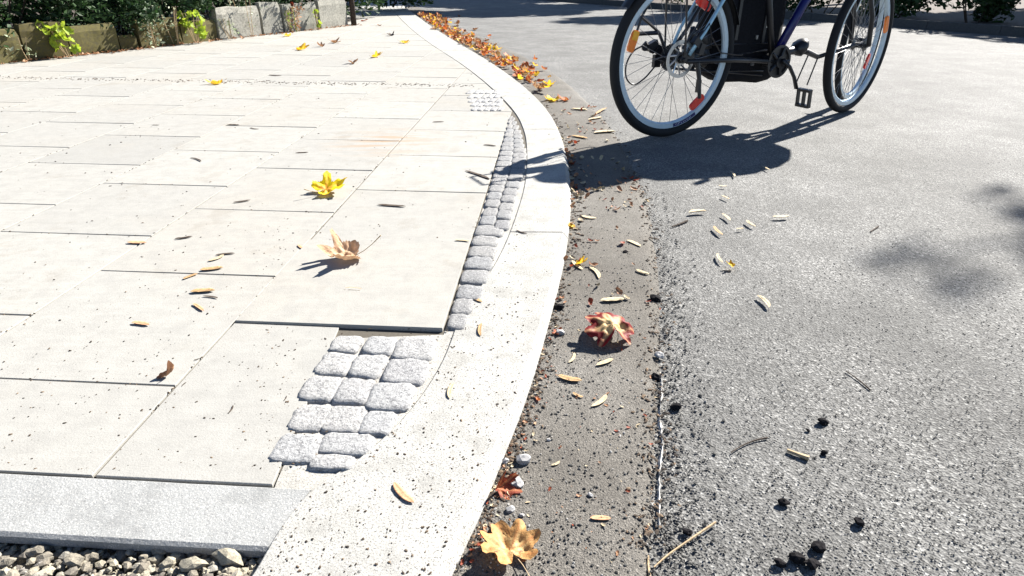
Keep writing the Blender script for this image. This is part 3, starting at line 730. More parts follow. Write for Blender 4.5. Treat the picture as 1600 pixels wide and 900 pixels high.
# ------------------------------------------------------------------ husks, chips, twigs, clods
def husk(px, py, wpx, ang, mat, label, z=0.0, thick=.26, cat='seed husk', name='seed_husk', arch=.13, group=None):
    """curled strip; ang is its direction as seen in the photo, degrees anticlockwise from the right"""
    p = g(px, py, z); a = R(ang); q = g(px + math.cos(a) * wpx / 2, py - math.sin(a) * wpx / 2, z); r0 = g(px - math.cos(a) * wpx / 2, py + math.sin(a) * wpx / 2, z)
    d = q - r0; L = d.length; d.normalize(); nrm = Vector((-d.y, d.x, 0)); rr = random.Random(int(px * 7 + py)); mb = MB(); n = 8
    wv = wpx * thick * .82 * mpp(p); vs = []; cv = rr.uniform(-.12, .12) * L
    wv = min(wv, L * .5); rr_k = rr.uniform(.25, .75)
    for layer in (0, 1):
        for i in range(n + 1):
            t = i / n * 2 - 1; w = wv * (1 - abs(t) ** 2.6) ** .5 * .5 + wv * .06; c = d * (t * L / 2) + nrm * (cv * (1 - t * t)) + Vector((0, 0, .001 + arch * wv * (1.2 * t * t + .2 * noise.noise(Vector((t * 2, px, 0))))))
            for k, sgn in enumerate((-1, -.45, .45, 1)):
                lift = (abs(sgn) ** 2) * w * rr_k * (1 + .4 * noise.noise(Vector((t * 3 + sgn, py, 0))))
                vs.append(c + nrm * (w * sgn) + Vector((0, 0, lift - layer * .0007)))
    zm = min(v.z for v in vs); vs = [v - Vector((0, 0, zm)) for v in vs]
    m = 4; h = (n + 1) * m
    fs = [(i * m + k, i * m + k + 1, (i + 1) * m + k + 1, (i + 1) * m + k) for i in range(n) for k in range(m - 1)]
    fs += [tuple(h + x for x in f[::-1]) for f in fs]
    for i in range(n): fs += [(i * m, (i + 1) * m, h + (i + 1) * m, h + i * m), (i * m + 3, h + i * m + 3, h + (i + 1) * m + 3, (i + 1) * m + 3)]
    mb.add(vs, fs); o = mb.build(name, M[mat], smooth=True, loc=Vector((p.x, p.y, z + .001)))
    tag(o, label, cat, group); return o
H = [(631, 771, 44, -45, 'pinkish', 'largest pinkish brown curled husk on the white kerb in front', 0), (706, 611, 26, 75, 'straw', 'straw coloured husk on the kerb right of the cobble cluster', 0),
     (752, 516, 20, 85, 'tan', 'orange tan husk on the kerb right of the raised slab corner', 0), (743, 467, 24, -30, 'tan', 'tan husk lying on the lowest cobbles of the narrow strip', 0),
     (551, 455, 32, -3, 'tan', 'boat shaped tan husk below the shrivelled brown leaf', 0), (220, 507, 28, -8, 'pinkish', 'pinkish husk at the left edge on the second slab row', 0),
     (310, 481, 20, -35, 'pinkish', 'short hooked husk, lowest of the cluster left of centre', 0), (317, 456, 38, 3, 'tan', 'long tan husk in the middle of the left cluster', 0),
     (329, 465, 24, -8, 'twig', 'dark short piece touching the long tan husk', 0), (331, 421, 36, 6, 'tan', 'tan husk just above the slab joint in the left cluster', 0),
     (352, 398, 30, 5, 'twig', 'dark twisted husk, topmost of the left cluster', 0), (338, 404, 26, 22, 'straw', 'greyish husk under the dark twisted one', 0), (298, 433, 24, 20, 'tan', 'pale orange husk lying across the slab joint at left', 0),
     (214, 380, 30, -2, 'pinkish', 'pinkish brown husk near the left picture edge of the sharp area', 0), (287, 372, 28, 8, 'twig', 'thin dark husk left of centre above the cluster', 0),
     (474, 387, 18, -25, 'pinkish', 'small folded husk on the long slab joint', 0), (306, 250, 18, -20, 'twig', 'small dark husk on the far left slabs', 0), (378, 315, 27, 8, 'twig', 'thin brown husk left of the yellow leaf', 0),
     (612, 322, 44, -4, 'twig', 'black bent twig piece right of the yellow leaf', 0), (243, 196, 12, 0, 'twig', 'dark speck of husk on the far left paving', 0), (364, 196, 20, 0, 'twig', 'dark husk on the paving below the lone olive leaf', 0), (398, 201, 14, -10, 'twig', 'small dark husk right of the one below the olive leaf', 0),
     (685, 191, 18, 2, 'twig', 'thin dark husk near the cobbles in the far paving', 0), (472, 239, 20, 2, 'twig', 'dark husk on the slab behind the yellow leaf', 0), (430, 118, 20, -3, 'twig', 'dark husk lying along the wide dirty joint', 0), (745, 273, 38, -18, 'twig', 'dark twig end touching the cobble strip', 0), (765, 228, 20, -5, 'twig', 'short dark twig left of the shaded cobbles', 0), (815, 363, 18, -18, 'twig', 'small dark twig on the kerb beside its joint', 0), (722, 377, 22, -5, 'straw', 'faint straw piece at the slab edge', 0),
     (361, 640, 14, 60, 'twig', 'small dark crumb pair on the front slab', 0), (446, 623, 9, 60, 'twig', 'single dark seed on the front slab near the cobbles', 0), (288, 601, 9, 40, 'twig', 'dark seed sitting in the long slab joint', 0), (308, 562, 10, 15, 'twig', 'dark seed above the small curled brown leaf', 0), (602, 461, 8, 30, 'twig', 'dark round seed right of the boat shaped husk', 0),
     (957, 470, 38, 3, 'straw', 'long pale straw husk in the gutter above the red leaf', 1), (928, 427, 24, -50, 'straw', 'curved cream husk in the gutter left of the joint', 1), (902, 415, 22, -40, 'straw', 'cream husk beside the yellow leaf scrap at the kerb', 1),
     (990, 381, 24, -25, 'straw', 'pale husk on the crumbling joint', 1), (1004, 426, 22, -20, 'straw', 'pale husk resting by the dark joint crack', 1), (1125, 404, 17, -60, 'straw', 'upper cream husk of the pair in the road centre', 1),
     (1192, 472, 27, -45, 'straw', 'white husk with a dark end on the road right of centre', 1), (945, 567, 28, 20, 'straw', 'pale curled husk right below the red leaf shadow', 1), (890, 592, 38, -12, 'tan', 'long orange tan husk in the gutter, upper of two', 1),
     (903, 618, 18, -25, 'tan', 'short tan husk below the long orange one', 1), (936, 627, 30, 38, 'straw', 'tan husk pointing up right in the gutter', 1), (938, 811, 32, -2, 'pinkish', 'orange tan wedge shaped husk on the gutter near the front', 1),
     (868, 725, 15, 25, 'straw', 'tiny yellow husk in the front gutter', 1), (893, 560, 18, 60, 'straw', 'small straw husk left of the red leaf shadow', 1), (1134, 340, 17, -40, 'straw', 'pale husk on the road, middle of a loose row', 1),
     (1173, 350, 18, -35, 'straw', 'pale husk on the road, right of the loose row', 1), (1156, 358, 12, 5, 'straw', 'tiny pale husk under the loose row', 1), (1090, 332, 28, 5, 'straw', 'whitish thin husk, left of the loose row', 1), (1220, 339, 26, 3, 'straw', 'straight pale husk at the right of the road centre', 1),
     (1122, 361, 20, -45, 'tan', 'tan husk below the whitish thin one', 1), (1133, 309, 14, -25, 'straw', 'little pale husk above the loose row', 1), (1129, 291, 13, -5, 'straw', 'faint husk below the bicycle shadow', 1), (1144, 272, 12, -50, 'straw', 'pale husk at the lower rim of the bicycle shadow', 1), (1197, 263, 12, -30, 'straw', 'pale husk right of the bicycle shadow', 1),
     (880, 246, 16, 0, 'straw', 'small pale husk in shade at the kerb foot', 1), (905, 172, 26, -4, 'straw', 'cream stick like husk in the gutter bend', 1), (930, 186, 22, 10, 'straw', 'cream husk in the gutter bend nearer the wheel', 1), (945, 208, 34, 3, 'straw', 'long cream husk at the tip of the wheel shadow', 1), (905, 215, 26, -10, 'tan', 'tan husk by the kerb above the blue shade', 1), (940, 174, 20, 30, 'tan', 'tan curled husk near the ragged joint in the bend', 1), (920, 340, 24, -10, 'straw', 'pale husk at the lower rim of the gutter shade', 1)]
for (x, y, w, a, mt, lab, rd) in H: husk(x, y, w, a, mt, lab, ZG if rd else 0.0, thick=.16 if mt == 'twig' else .3)
def chip(px, py, w, mat, lab, name='stone_chip', cat='stone', z=ZG, fl=.6, grp=None, rough=.3):
    p = g(px, py, z); s = w * mpp(p) / 2 * (.8 if mat == 'pale_stone' else 1); mb = MB(); mb.rock((0, 0, 0), s, s * .75, s * fl, int(px + py), 2 if w > 10 else 1, rough, rnd.uniform(-.5, .5))
    tag(mb.build(name, M[mat], loc=Vector((p.x, p.y, z + s * fl * .5))), lab, cat, grp)
for a in [(818, 720, 30, 'pale_stone', 'white grey stone chip beside the kerb above the rust leaf'), (789, 722, 16, 'pale_stone', 'small white chip touching the kerb foot'), (876, 521, 18, 'pale_stone', 'white oval chip beside the dark red scrap at the kerb'),
          (806, 757, 30, 'pale_stone', 'bright white flat stone in the fold of the rust leaf'), (798, 797, 20, 'pale_stone', 'bluish chip below the rust leaf'), (815, 806, 12, 'pale_stone', 'little bluish chip right of the one below the rust leaf'),
          (1030, 557, 20, 'pale_stone', 'cream chip on the crumbling joint right of the red leaf'), (857, 688, 9, 'pale_stone', 'tiny white chip in the front gutter'), (922, 774, 12, 'pale_stone', 'grey chip near the wedge shaped husk')]: chip(*a)
for x, y, w, lab in [(1286, 661, 20, 'round black clod on the right half of the road'), (1262, 673, 9, 'smaller black clod left below the round one'), (1277, 857, 26, 'largest black clod at the lower right of the road'), (1224, 787, 20, 'spiky black clod between the two twigs and the largest clod'),
                     (1342, 817, 22, 'flat black clod farthest right near the front'), (1218, 881, 22, 'black clod with a pale chip beside it at the bottom'), (1246, 875, 30, 'ragged black clod, left of the bottom row'), (1268, 884, 26, 'ragged black clod, right of the bottom row'),
                     (1073, 833, 19, 'round black clod touching the long pale twig'), (1056, 638, 20, 'black clod just right of the white joint line'), (1025, 592, 20, 'black clod on the white joint line'), (1023, 470, 22, 'black clod at the upper end of the joint'), (1287, 709, 13, 'small black clod right of the short pale stick'),
                     (977, 396, 12, 'black crumb in the gutter left of the joint crack'), (872, 484, 22, 'black crumbling clump at the kerb foot')]:
    chip(x, y, w * .85, 'clod', lab, 'soil_clod', 'soil clod', ZR, .7, 'black soil clods on the road and gutter', .3)
def twig(pts, rpx, mat, lab, z=ZR, lift=.0015):
    P = [g(x, y, z + lift) for x, y in pts]; c = P[len(P) // 2]; r = rpx * mpp(c) / 2
    P = crom([p - c for p in P], 4); n = len(P)
    mb = MB(); mb.tube([p + Vector((0, 0, .0015 * noise.noise(Vector((i, rpx, 0))))) for i, p in enumerate(P)], [r * (.6 + .5 * i / n) for i in range(n)], 6)
    tag(mb.build('twig', M[mat], loc=c), lab, 'twig')
twig([(1022, 886), (1045, 866), (1078, 843), (1118, 816)], 4, 'stalk', 'long pale twig lying diagonally over a black clod', lift=.004)
twig([(1013, 868), (1013, 885), (1016, 905)], 4.5, 'stalk', 'pale twig stub cut off by the bottom of the picture')
twig([(1142, 707), (1160, 696), (1180, 688), (1199, 684)], 3, 'twig', 'thin dark arched twig on the road')
twig([(1230, 703), (1247, 710), (1264, 716)], 8, 'stalk', 'short thick pale stick with dark shadow on the road', lift=.003)
twig([(1322, 580), (1342, 594), (1360, 609)], 2.5, 'twig', 'thin dark diagonal twig at the right of the road')
twig([(1050, 354), (1062, 350), (1074, 345)], 3.5, 'twig', 'short dark twig on the road below the bicycle shadow')
twig([(961, 571), (968, 578), (973, 588)], 3, 'twig', 'small dark bent twig under the red leaf')
twig([(940, 428), (960, 429), (985, 428)], 2, 'twig', 'hair thin twig in the gutter')
twig([(1360, 362), (1366, 358), (1372, 354)], 3, 'twig', 'short dark twig near the right edge of the road')
twig([(742, 272), (752, 276), (764, 280)], 3, 'twig', 'thin twig across the slab edge at the cobbles', z=0)

# ------------------------------------------------------------------ bicycles
def wheel_parts(parent, Rw, near=-1, rotor=False, cass=False, loose=False, refl=(), phase=0.0, tread=.021, decal=False):
    """wheel in the local x-z plane; near = sign of y facing the camera"""
    t = tread; rt = Rw - t
    rim = MB(); ri = Rw - 2 * t + .004
    rim.lathe([(ri, -.012), (ri, .012), (ri - .022, .0115), (ri - .030, .005), (ri - .030, -.005), (ri - .022, -.0115)], 96)
    w = rim.build('rim' if loose else 'wheel', M['alu'], parent, smooth=False)
    ty = MB(); prof = []
    for k in range(14):
        a = 2 * math.pi * k / 14; prof.append((rt + t * math.cos(a), t * .95 * math.sin(a)))
    ty.lathe(prof, 96)
    P = parent if loose else w
    ty.build('tyre', M['rubber'], P, smooth=True)
    hub = MB(); hub.lathe([(.0, -.048), (.010, -.048), (.012, -.036), (.030, -.034), (.030, -.030), (.014, -.026), (.014, .026), (.030, .030), (.030, .034), (.012, .036), (.010, .048), (0, .048)], 24, closed=False)
    hub.build('hub', M['black'], P)
    for k in range(32):
        a = 2 * math.pi * k / 32 + phase; sy = 1 if k % 2 else -1; off = .42 if (k // 2) % 2 else -.42
        s = MB(); s.tube([Vector((.029 * math.cos(a + off * 2.2), sy * .032, .029 * math.sin(a + off * 2.2))), Vector(((ri - .028) * math.cos(a), sy * .002, (ri - .028) * math.sin(a)))], .00125, 5)
        s.build('spoke', M['spoke'], P)
    for (ang, rad, m1, m2) in refl:
        a = R(ang); rot = Matrix.Rotation(-a, 3, 'Y')
        b = MB(); c = Vector((rad * math.cos(a), near * .014, rad * math.sin(a)))
        n = 14; vs = []
        L, Wd = .050, .020           # rounded bar lying along the rim
        for d in (-.006, .006):
            for k in range(n):
                q = 2 * math.pi * k / n; u = math.copysign(abs(math.cos(q)) ** .5, math.cos(q)) * Wd; v_ = math.copysign(abs(math.sin(q)) ** .5, math.sin(q)) * L
                vs.append(c + rot @ Vector((u, d, v_)))
        b.add(vs, [tuple(range(n))[::-1], tuple(range(n, 2 * n))] + [(k, (k + 1) % n, n + (k + 1) % n, n + k) for k in range(n)])
        o = b.build('reflector', M[m1], P)
        if m2:
            b2 = MB(); b2.box(c + rot @ Vector((0, near * .004, -.026)), (.034, .007, .042), rot); b2.build('reflector_lens', M[m2], P)
    if rotor:
        r_ = MB(); y = near * .045
        r_.lathe([(.088, y - .001), (.088, y + .001), (.070, y + .001), (.070, y - .001)], 48)
        r_.lathe([(.034, y - .001), (.034, y + .001), (.020, y + .001), (.020, y - .001)], 24)
        for k in range(10):
            a = 2 * math.pi * k / 10; r_.tube([Vector((.030 * math.cos(a), y, .030 * math.sin(a))), Vector((.074 * math.cos(a + .4), y, .074 * math.sin(a + .4)))], .004, 5)
        r_.build('brake_rotor', M['steel'], P)
    if cass:
        c_ = MB()
        for k in range(8):
            y = -near * (.030 + k * .0045); rad = .062 - k * .0045; nt_ = 26 - k; pr = []
            for q in range(nt_ * 2):
                a = math.pi * q / nt_; rr_ = rad + (.004 if q % 2 else -.001); pr.append((rr_ * math.cos(a), rr_ * math.sin(a)))
            m = len(pr); vs = [Vector((x, y - .0009, z)) for x, z in pr] + [Vector((x, y + .0009, z)) for x, z in pr]
            c_.add(vs, [tuple(range(m)), tuple(range(m, 2 * m))[::-1]] + [(i, (i + 1) % m, m + (i + 1) % m, m + i) for i in range(m)])
        c_.build('cassette', M['black'], P)
    return w
# bicycle: local x runs from the rear wheel to the front wheel, y away from the camera
BAZ = 62.0
RW = 0.388
rear_c = Vector((0.800, 3.262, 0))
bike = empty('bicycle', Vector((rear_c.x, rear_c.y, ZR + .001)), R(90 - BAZ))
tag(bike, 'dark blue bicycle with silver rims and orange and red spoke reflectors standing on the road', 'bicycle')
def part(mb, name, mat, sm=False): return mb.build(name, mat, bike, smooth=sm)
rw = wheel_parts(bike, RW, -1, True, True, refl=((162, .292, 'orange', 'amber'), (-52, .285, 'red', None), (62, .278, 'red', None)), phase=.05, tread=.024)
rw.location = (0, 0, RW)
# rim print
dm = MB(); ri = RW - .048 + .004 - .011
def rimstrip(mb, a0, a1, r0, r1, y):
    n = max(2, int((a1 - a0) * 12)); vs = []
    for i in range(n + 1):
        a = R(a0 + (a1 - a0) * i / n); vs += [(r0 * math.cos(a), y, r0 * math.sin(a)), (r1 * math.cos(a), y, r1 * math.sin(a))]
    mb.add(vs, [(2 * i, 2 * i + 1, 2 * i + 3, 2 * i + 2) for i in range(n)])
rimstrip(dm, -84, -58, ri - .0085, ri + .0085, -.0124)
dm.build('rim_decal', M['decal'], rw)
wl_ = MB()
lr = random.Random(4)
for k in range(15):      # worn print, too small to read
    a = R(-81.5 + k * 1.3); ra = ri + lr.uniform(-.006, .0); rb = ri + lr.uniform(.0, .006); aa = a + R(lr.uniform(-.9, .9))
    wl_.tube([Vector((ra * math.cos(a), -.0127, ra * math.sin(a))), Vector((rb * math.cos(aa), -.0127, rb * math.sin(aa)))], .0012, 4)
wl_.build('rim_lettering', M['white'], rw)
FX, BB = 1.415, (0.70, 0.34)
fork_top = Vector((1.24, 0, .86)); head_top = Vector((1.20, 0, 1.02))
fr = MB()
fr.tube([(BB[0], 0, BB[1]), (.86, 0, .62), (1.0, 0, .80), (1.225, 0, .92)], [.024, .024, .023, .022], 12)
st_ = MB(); st_.tube([(BB[0], 0, BB[1]), (.60, 0, .62), (.50, 0, .92)], .017, 10); part(st_, 'seat_tube', M['black'], True)
fr.tube([(.56, 0, .74), (.9, 0, .86), (1.21, 0, .98)], .016, 10)
fr.tube([fork_top, head_top], .021, 12)
part(fr, 'frame', M['blue'], True)
for sy in (-1, 1):
    s1 = MB(); s1.tube([(.02, sy * .068, RW - .01), (.35, sy * .062, RW - .02), (BB[0] - .02, sy * .035, BB[1])], .011, 8); part(s1, 'chain_stay', M['black'], True)
    s2 = MB(); s2.tube([(.03, sy * .068, RW + .02), (.115, sy * .066, .51), (.215, sy * .064, .66), (.52, sy * .03, .90)], .0095, 8); part(s2, 'seat_stay', M['paleblue'] if sy < 0 else M['black'], True)
s3 = MB(); s3.tube([(.03, .068, RW + .03), (.075, .066, .52), (.17, .066, .66), (.2, .06, .78)], .008, 8); part(s3, 'rack_strut', M['paleblue'])
s3 = MB(); s3.tube([(.0, -.05, RW + .05), (.05, -.05, .50), (.13, -.05, .62), (.17, -.05, .78)], .005, 8); part(s3, 'rack_strut', M['black'])
# brake caliper with hose
cl = MB(); cl.box((.075, -.062, RW + .075), (.05, .03, .036), Matrix.Rotation(.7, 3, 'Y')); cl.box((.10, -.066, RW + .045), (.03, .035, .05), Matrix.Rotation(.3, 3, 'Y'))
cl.tube([(.08, -.07, RW + .1), (.13, -.075, RW + .16), (.16, -.07, RW + .10), (.24, -.065, RW + .02), (.4, -.06, RW)], .0035, 6); part(cl, 'brake_caliper', M['black'])
# axle nut and dropout
ax = MB(); ax.lathe([(0, -.085), (.009, -.085), (.011, -.07), (.018, -.07), (.018, -.062), (0, -.062)], 16, (0, 0, RW), closed=False)
ax.box((.03, -.064, RW + .01), (.075, .006, .05)); ax.box((.03, .064, RW + .01), (.075, .006, .05)); part(ax, 'dropout', M['black'])
# black undergear in front of the hub: chain guard, protector
ug = MB()
for i, (x, y, z, a, b, c_) in enumerate([(.15, .02, .40, .04, .02, .05), (.20, .03, .36, .045, .02, .045), (.24, .02, .46, .05, .02, .05), (.17, .03, .48, .03, .02, .04), (.27, .03, .38, .04, .02, .06)]):
    ug.rock((x, y + .04, z), a, b, c_, i, 2, .35)
ug.tube([(.12, .05, RW - .02), (.2, .055, .42), (.3, .055, .36), (BB[0], .05, BB[1] + .05)], .006, 6)
ug.tube([(.05, .05, RW - .06), (.3, .055, .30), (BB[0], .05, BB[1] - .06)], .005, 6)
part(ug, 'chain_guard', M['black'], True)
# rear derailleur on the far side with cable loop
de = MB(); de.box((-.03, .085, RW + .03), (.05, .03, .04), Matrix.Rotation(.5, 3, 'Y')); de.box((-.075, .09, RW + .055), (.06, .03, .035), Matrix.Rotation(-.4, 3, 'Y'))
de.box((-.04, .085, RW - .02), (.04, .02, .06)); de.lathe([(.022, .083), (.022, .09), (.004, .09), (.004, .083)], 20, (-.075, 0, RW + .04)); de.lathe([(.02, .083), (.02, .09), (.004, .09), (.004, .083)], 20, (-.12, 0, RW + .05))
de.tube([(-.06, .09, RW + .02), (-.12, .09, RW + .07)], .009, 6); part(de, 'derailleur', M['black'])
cb = MB(); cb.tube(crom([Vector(p) for p in ((-.135, .09, RW + .055), (-.19, .09, RW + .03), (-.225, .09, RW - .03), (-.215, .09, RW - .095), (-.165, .09, RW - .128), (-.10, .09, RW - .10), (-.045, .085, RW - .045), (-.01, .08, RW))], 6), .0042, 7); part(cb, 'gear_cable', M['black'], True)
# triangular carrier bracket behind the hub
br = MB(); A_, B_, C_ = Vector((-.187, .08, .505)), Vector((-.165, .08, .575)), Vector((-.05, .08, .505))
for p, q in ((A_, B_), (B_, C_), (A_, C_), (B_, Vector((-.10, .08, .68)))): br.tube([p, q], .0065, 7)
br.tube([C_, Vector((.0, .07, RW + .03))], .008, 7); br.tube([(-.187, .08, .50), (-.05, .08, .50)], .010, 7); part(br, 'carrier_bracket', M['black'])
# kickstand
ks = MB(); ks.tube([(.085, -.075, .37), (.10, -.085, .30), (.112, -.095, .20)], [.012, .011, .009], 8); ks.box((.10, -.088, .26), (.018, .02, .06)); part(ks, 'kickstand', M['black'])
# rear rack and mudguard
rk = MB()
for sy in (-1, 1): rk.tube([(-.2, sy * .06, .83), (.45, sy * .06, .83)], .006, 8)
for x in (-.2, 0, .2, .4): rk.tube([(x, -.06, .83), (x, .06, .83)], .005, 8)
for sy in (-1, 1): rk.tube([(-.05, sy * .07, .83), (.0, sy * .075, RW + .02)], .005, 8)
part(rk, 'rear_rack', M['black'])
mg = MB(); vs = []; n = 40
for i in range(n + 1):
    a = R(20 + 125 * i / n)
    for y, dr_ in ((-.03, -.012), (-.018, 0), (.018, 0), (.03, -.012)): vs.append(((RW + .028 + dr_) * math.cos(a), y, RW + (RW + .028 + dr_) * math.sin(a)))
mg.add(vs, [(4 * i + k, 4 * i + k + 1, 4 * i + 5 + k, 4 * i + 4 + k) for i in range(n) for k in range(3)]); part(mg, 'mudguard', M['black'], True)
# crankset, pedals, chain
ck = MB(); ck.lathe([(.085, -.050), (.085, -.047), (.070, -.047), (.070, -.050)], 40, (BB[0], 0, BB[1])); ck.lathe([(0, -.06), (.03, -.06), (.034, -.02), (.034, .05), (0, .06)], 20, (BB[0], 0, BB[1]), closed=False)
for k in range(5): ck.tube([(BB[0], -.049, BB[1]), (BB[0] + .075 * math.cos(k * 1.257), -.049, BB[1] + .075 * math.sin(k * 1.257))], .008, 6)
ck.lathe([(.078, -.044), (.078, -.041), (.0, -.041), (.0, -.044)], 40, (BB[0], 0, BB[1]), closed=False)
part(ck, 'chainring', M['black'])
c1 = MB(); c1.tube([(BB[0], -.07, BB[1] + .01), (BB[0] + .045, -.085, .315), (BB[0] + .085, -.095, .26), (BB[0] + .115, -.10, .20)], [.016, .014, .013, .014], 8, flat=.7); part(c1, 'crank', M['black'], True)
c1 = MB(); c1.tube([(BB[0], .07, BB[1]), (BB[0] - .04, .08, .42), (BB[0] - .085, .09, .49)], .014, 8, flat=.7); part(c1, 'crank', M['black'], True)
def pedal(x, y, z, vert):
    p = MB(); rot = Matrix.Rotation(1.45 if vert else 0, 3, 'Y')
    for dx in (-.042, .042): p.box(Vector((x, y, z)) + rot @ Vector((dx, 0, 0)), (.014, .085, .024), rot)
    for dy in (-.038, 0, .038): p.box(Vector((x, y + dy, z)), (.096, .010, .020), rot)
    part(p, 'pedal', M['black'])
pedal(BB[0] + .128, -.15, .155, True); pedal(BB[0] - .09, .14, .50, False)
ts = MB(); ts.tube([(BB[0] + .105, -.10, .23), (BB[0] + .155, -.10, .37)], .004, 6); ts.tube([(BB[0] + .145, -.14, .22), (BB[0] + .185, -.14, .36)], .004, 6); part(ts, 'toe_clip', M['black'])
mo = MB(); mo.rock((BB[0] + .20, .0, .40), .042, .05, .045, 5, 2, .12); mo.tube([(BB[0] + .02, 0, .36), (BB[0] + .14, 0, .385), (BB[0] + .26, 0, .375), (BB[0] + .37, 0, .34)], [.028, .022, .016, .014], 8); part(mo, 'lower_strut', M['black'], True)
mo = MB(); mo.tube([(BB[0] + .37, 0, .34), (FX - .12, -.05, .40)], .012, 8); part(mo, 'lower_strut', M['black'], True)
ch_ = MB(); ch_.tube([(0, .058, RW + .05), (BB[0], .05, BB[1] + .085)], .004, 5); ch_.tube([(0, .058, RW - .05), (BB[0], .05, BB[1] - .085)], .004, 5); part(ch_, 'chain', M['black'])
# saddle, seat post, handlebar
sp = MB(); sp.tube([(.50, 0, .90), (.46, 0, 1.02)], .0135, 10); part(sp, 'seat_post', M['steel'])
sa_ = MB(); sa_.tube([(.33, 0, 1.05), (.40, 0, 1.06), (.48, 0, 1.045), (.56, 0, 1.04), (.62, 0, 1.035)], [.05, .085, .055, .03, .02], 14, flat=.4); part(sa_, 'saddle', M['fabric'], True)
# steering group, turned a little
fk = MB(); STR = R(-13.0) * -1
ctr = Vector((FX, 0, RW)); ft = Vector((1.30, 0, .84))
for sy in (-1, 1): fk.tube([(FX, sy * .06, RW), (FX - .03, sy * .058, .55), (1.275, sy * .05, .76), (1.24, 0, .84)], .013, 8)
part(fk, 'fork', M['black'], True)
hb = MB(); hb.tube([(1.20, 0, 1.02), (1.20, 0, 1.10)], .014, 10); hb.tube([(1.10, -.20, 1.10), (1.16, -.12, 1.09), (1.20, 0, 1.08), (1.16, .12, 1.09), (1.10, .20, 1.10)], .012, 10); part(hb, 'handlebar', M['black'], True)
gp = MB()
for sy in (-1, 1): gp.tube([(1.10, sy * .20, 1.10), (1.02, sy * .22, 1.09)], .017, 10)
part(gp, 'grip', M['fabric'])
fw = wheel_parts(bike, RW, -1, False, False, refl=((20, .30, 'orange', None),), phase=.1, tread=.024); fw.location = (FX, 0, RW); fw.rotation_euler = (0, 0, R(12.5))
# black bag slung low beside the frame
bg = MB(); n = 20
def bagring(x, hw, z0, z1, cy):
    return [Vector((x, cy - hw, z0 + .03)), Vector((x, cy - hw * .8, z0)), Vector((x, cy + hw * .8, z0)), Vector((x, cy + hw, z0 + .03)), Vector((x, cy + hw * 1.05, (z0 + z1) / 2)), Vector((x, cy + hw * .8, z1)), Vector((x, cy - hw * .8, z1)), Vector((x, cy - hw * 1.05, (z0 + z1) / 2))]
rings = [bagring(x, hw, z0 + .008 * math.sin(x * 60), z1, .12) for x, hw, z0, z1 in ((.27, .03, .42, .80), (.285, .05, .33, .82), (.33, .06, .27, .84), (.42, .065, .235, .85), (.55, .07, .222, .86), (.68, .068, .215, .86), (.78, .055, .222, .84), (.82, .045, .245, .80), (.835, .02, .28, .74))]
bg.add([v for r_ in rings for v in r_], [(i * 8 + k, i * 8 + (k + 1) % 8, (i + 1) * 8 + (k + 1) % 8, (i + 1) * 8 + k) for i in range(len(rings) - 1) for k in range(8)] + [tuple(range(8))[::-1], tuple((len(rings) - 1) * 8 + k for k in range(8))])
bag = empty('carrier_bag', bike.location.copy(), R(90 - BAZ)); bg.build('bag_body', M['fabric'], bag, smooth=True)
for a1, a2 in (((.45, .12, .85), (.03, .15, .02)), ((.65, .12, .86), (.03, .15, .02)), ((.45, .048, .60), (.02, .006, .30)), ((.65, .046, .58), (.02, .006, .30))):
    sb = MB(); sb.box(a1, a2); sb.build('strap', M['black'], bag)
for a1, a2 in (((.60, .044, .33), (.022, .008, .030)), ((.60, .044, .46), (.014, .008, .020)), ((.66, .044, .52), (.010, .008, .03))):
    bk = MB(); bk.box(a1, a2); bk.build('buckle', M['steel'], bag)
tag(bag, 'black fabric bag slung low beside the bicycle frame between its wheels', 'bag')
# soft masses added above the view to fill out the bicycle's shadow
cs = MB(); cs.rock((1.24, 0, 1.0), .36, .24, .22, 8, 3, .15); o = cs.build('shadow_bag', M['fabric'], None, smooth=True, loc=bike.location); o.rotation_euler = (0, 0, R(90 - BAZ)); tag(o, 'big soft black mass added over the bicycle handlebar to widen its shadow', 'bag')
ct = MB(); ct.rock((.60, 0, 1.0), .24, .13, .15, 12, 3, .18); o = ct.build('shadow_heap', M['fabric'], None, smooth=True, loc=bike.location); o.rotation_euler = (0, 0, R(90 - BAZ)); tag(o, 'dark heap added over the saddle and top tube to fill the bicycle shadow', 'shadow_heap')
# loose wheel close behind the front wheel
lw = empty('loose_wheel', Vector((2.215, 4.235, ZR + RW + .001)), R(90 - 42))
tag(lw, 'silver rimmed bicycle wheel with thin tyre standing close behind the front wheel', 'wheel')
wheel_parts(lw, RW, -1, loose=True, refl=((-35, .25, 'red', None),), phase=.2, tread=.018)
hbm = MB(); hbm.tube([(0, -.06, 0), (0, .06, 0)], .006, 8); hbm.build('axle', M['steel'], lw)

# ------------------------------------------------------------------ garden wall of upright blocks
wd = (wallB - wallA); wd.z = 0; wd.normalize(); wn_ = Vector((-wd.y, wd.x, 0)); wang = math.atan2(wd.y, wd.x)
gw = empty('garden_wall', wallA.copy())
tag(gw, 'low garden wall of upright concrete blocks along the left side of the pavement', 'wall')
def wallx(px, base=None):    # distance along the wall for a pixel column
    best = None
    for i in range(0, 1400):
        p = wallA + wd * (i * .01 - 1.0); d = p - Vector((0, 0, CAM_H)); x = 800 + F_PX * d.dot(CR) / d.dot(CF)
        if x >= px: return i * .01 - 1.0
    return 13
BL = [(-60, 40, 'mossy', .26), (44, 110, 'mossy', .30), (114, 186, 'mossy', .25), (190, 216, 'mossy', .14), (222, 284, 'mossy', .275), (287, 342, 'mossy', .22), (344, 408, 'block', .335), (413, 442, 'block', .37), (446, 498, 'block', .33), (502, 545, 'block', .36)]
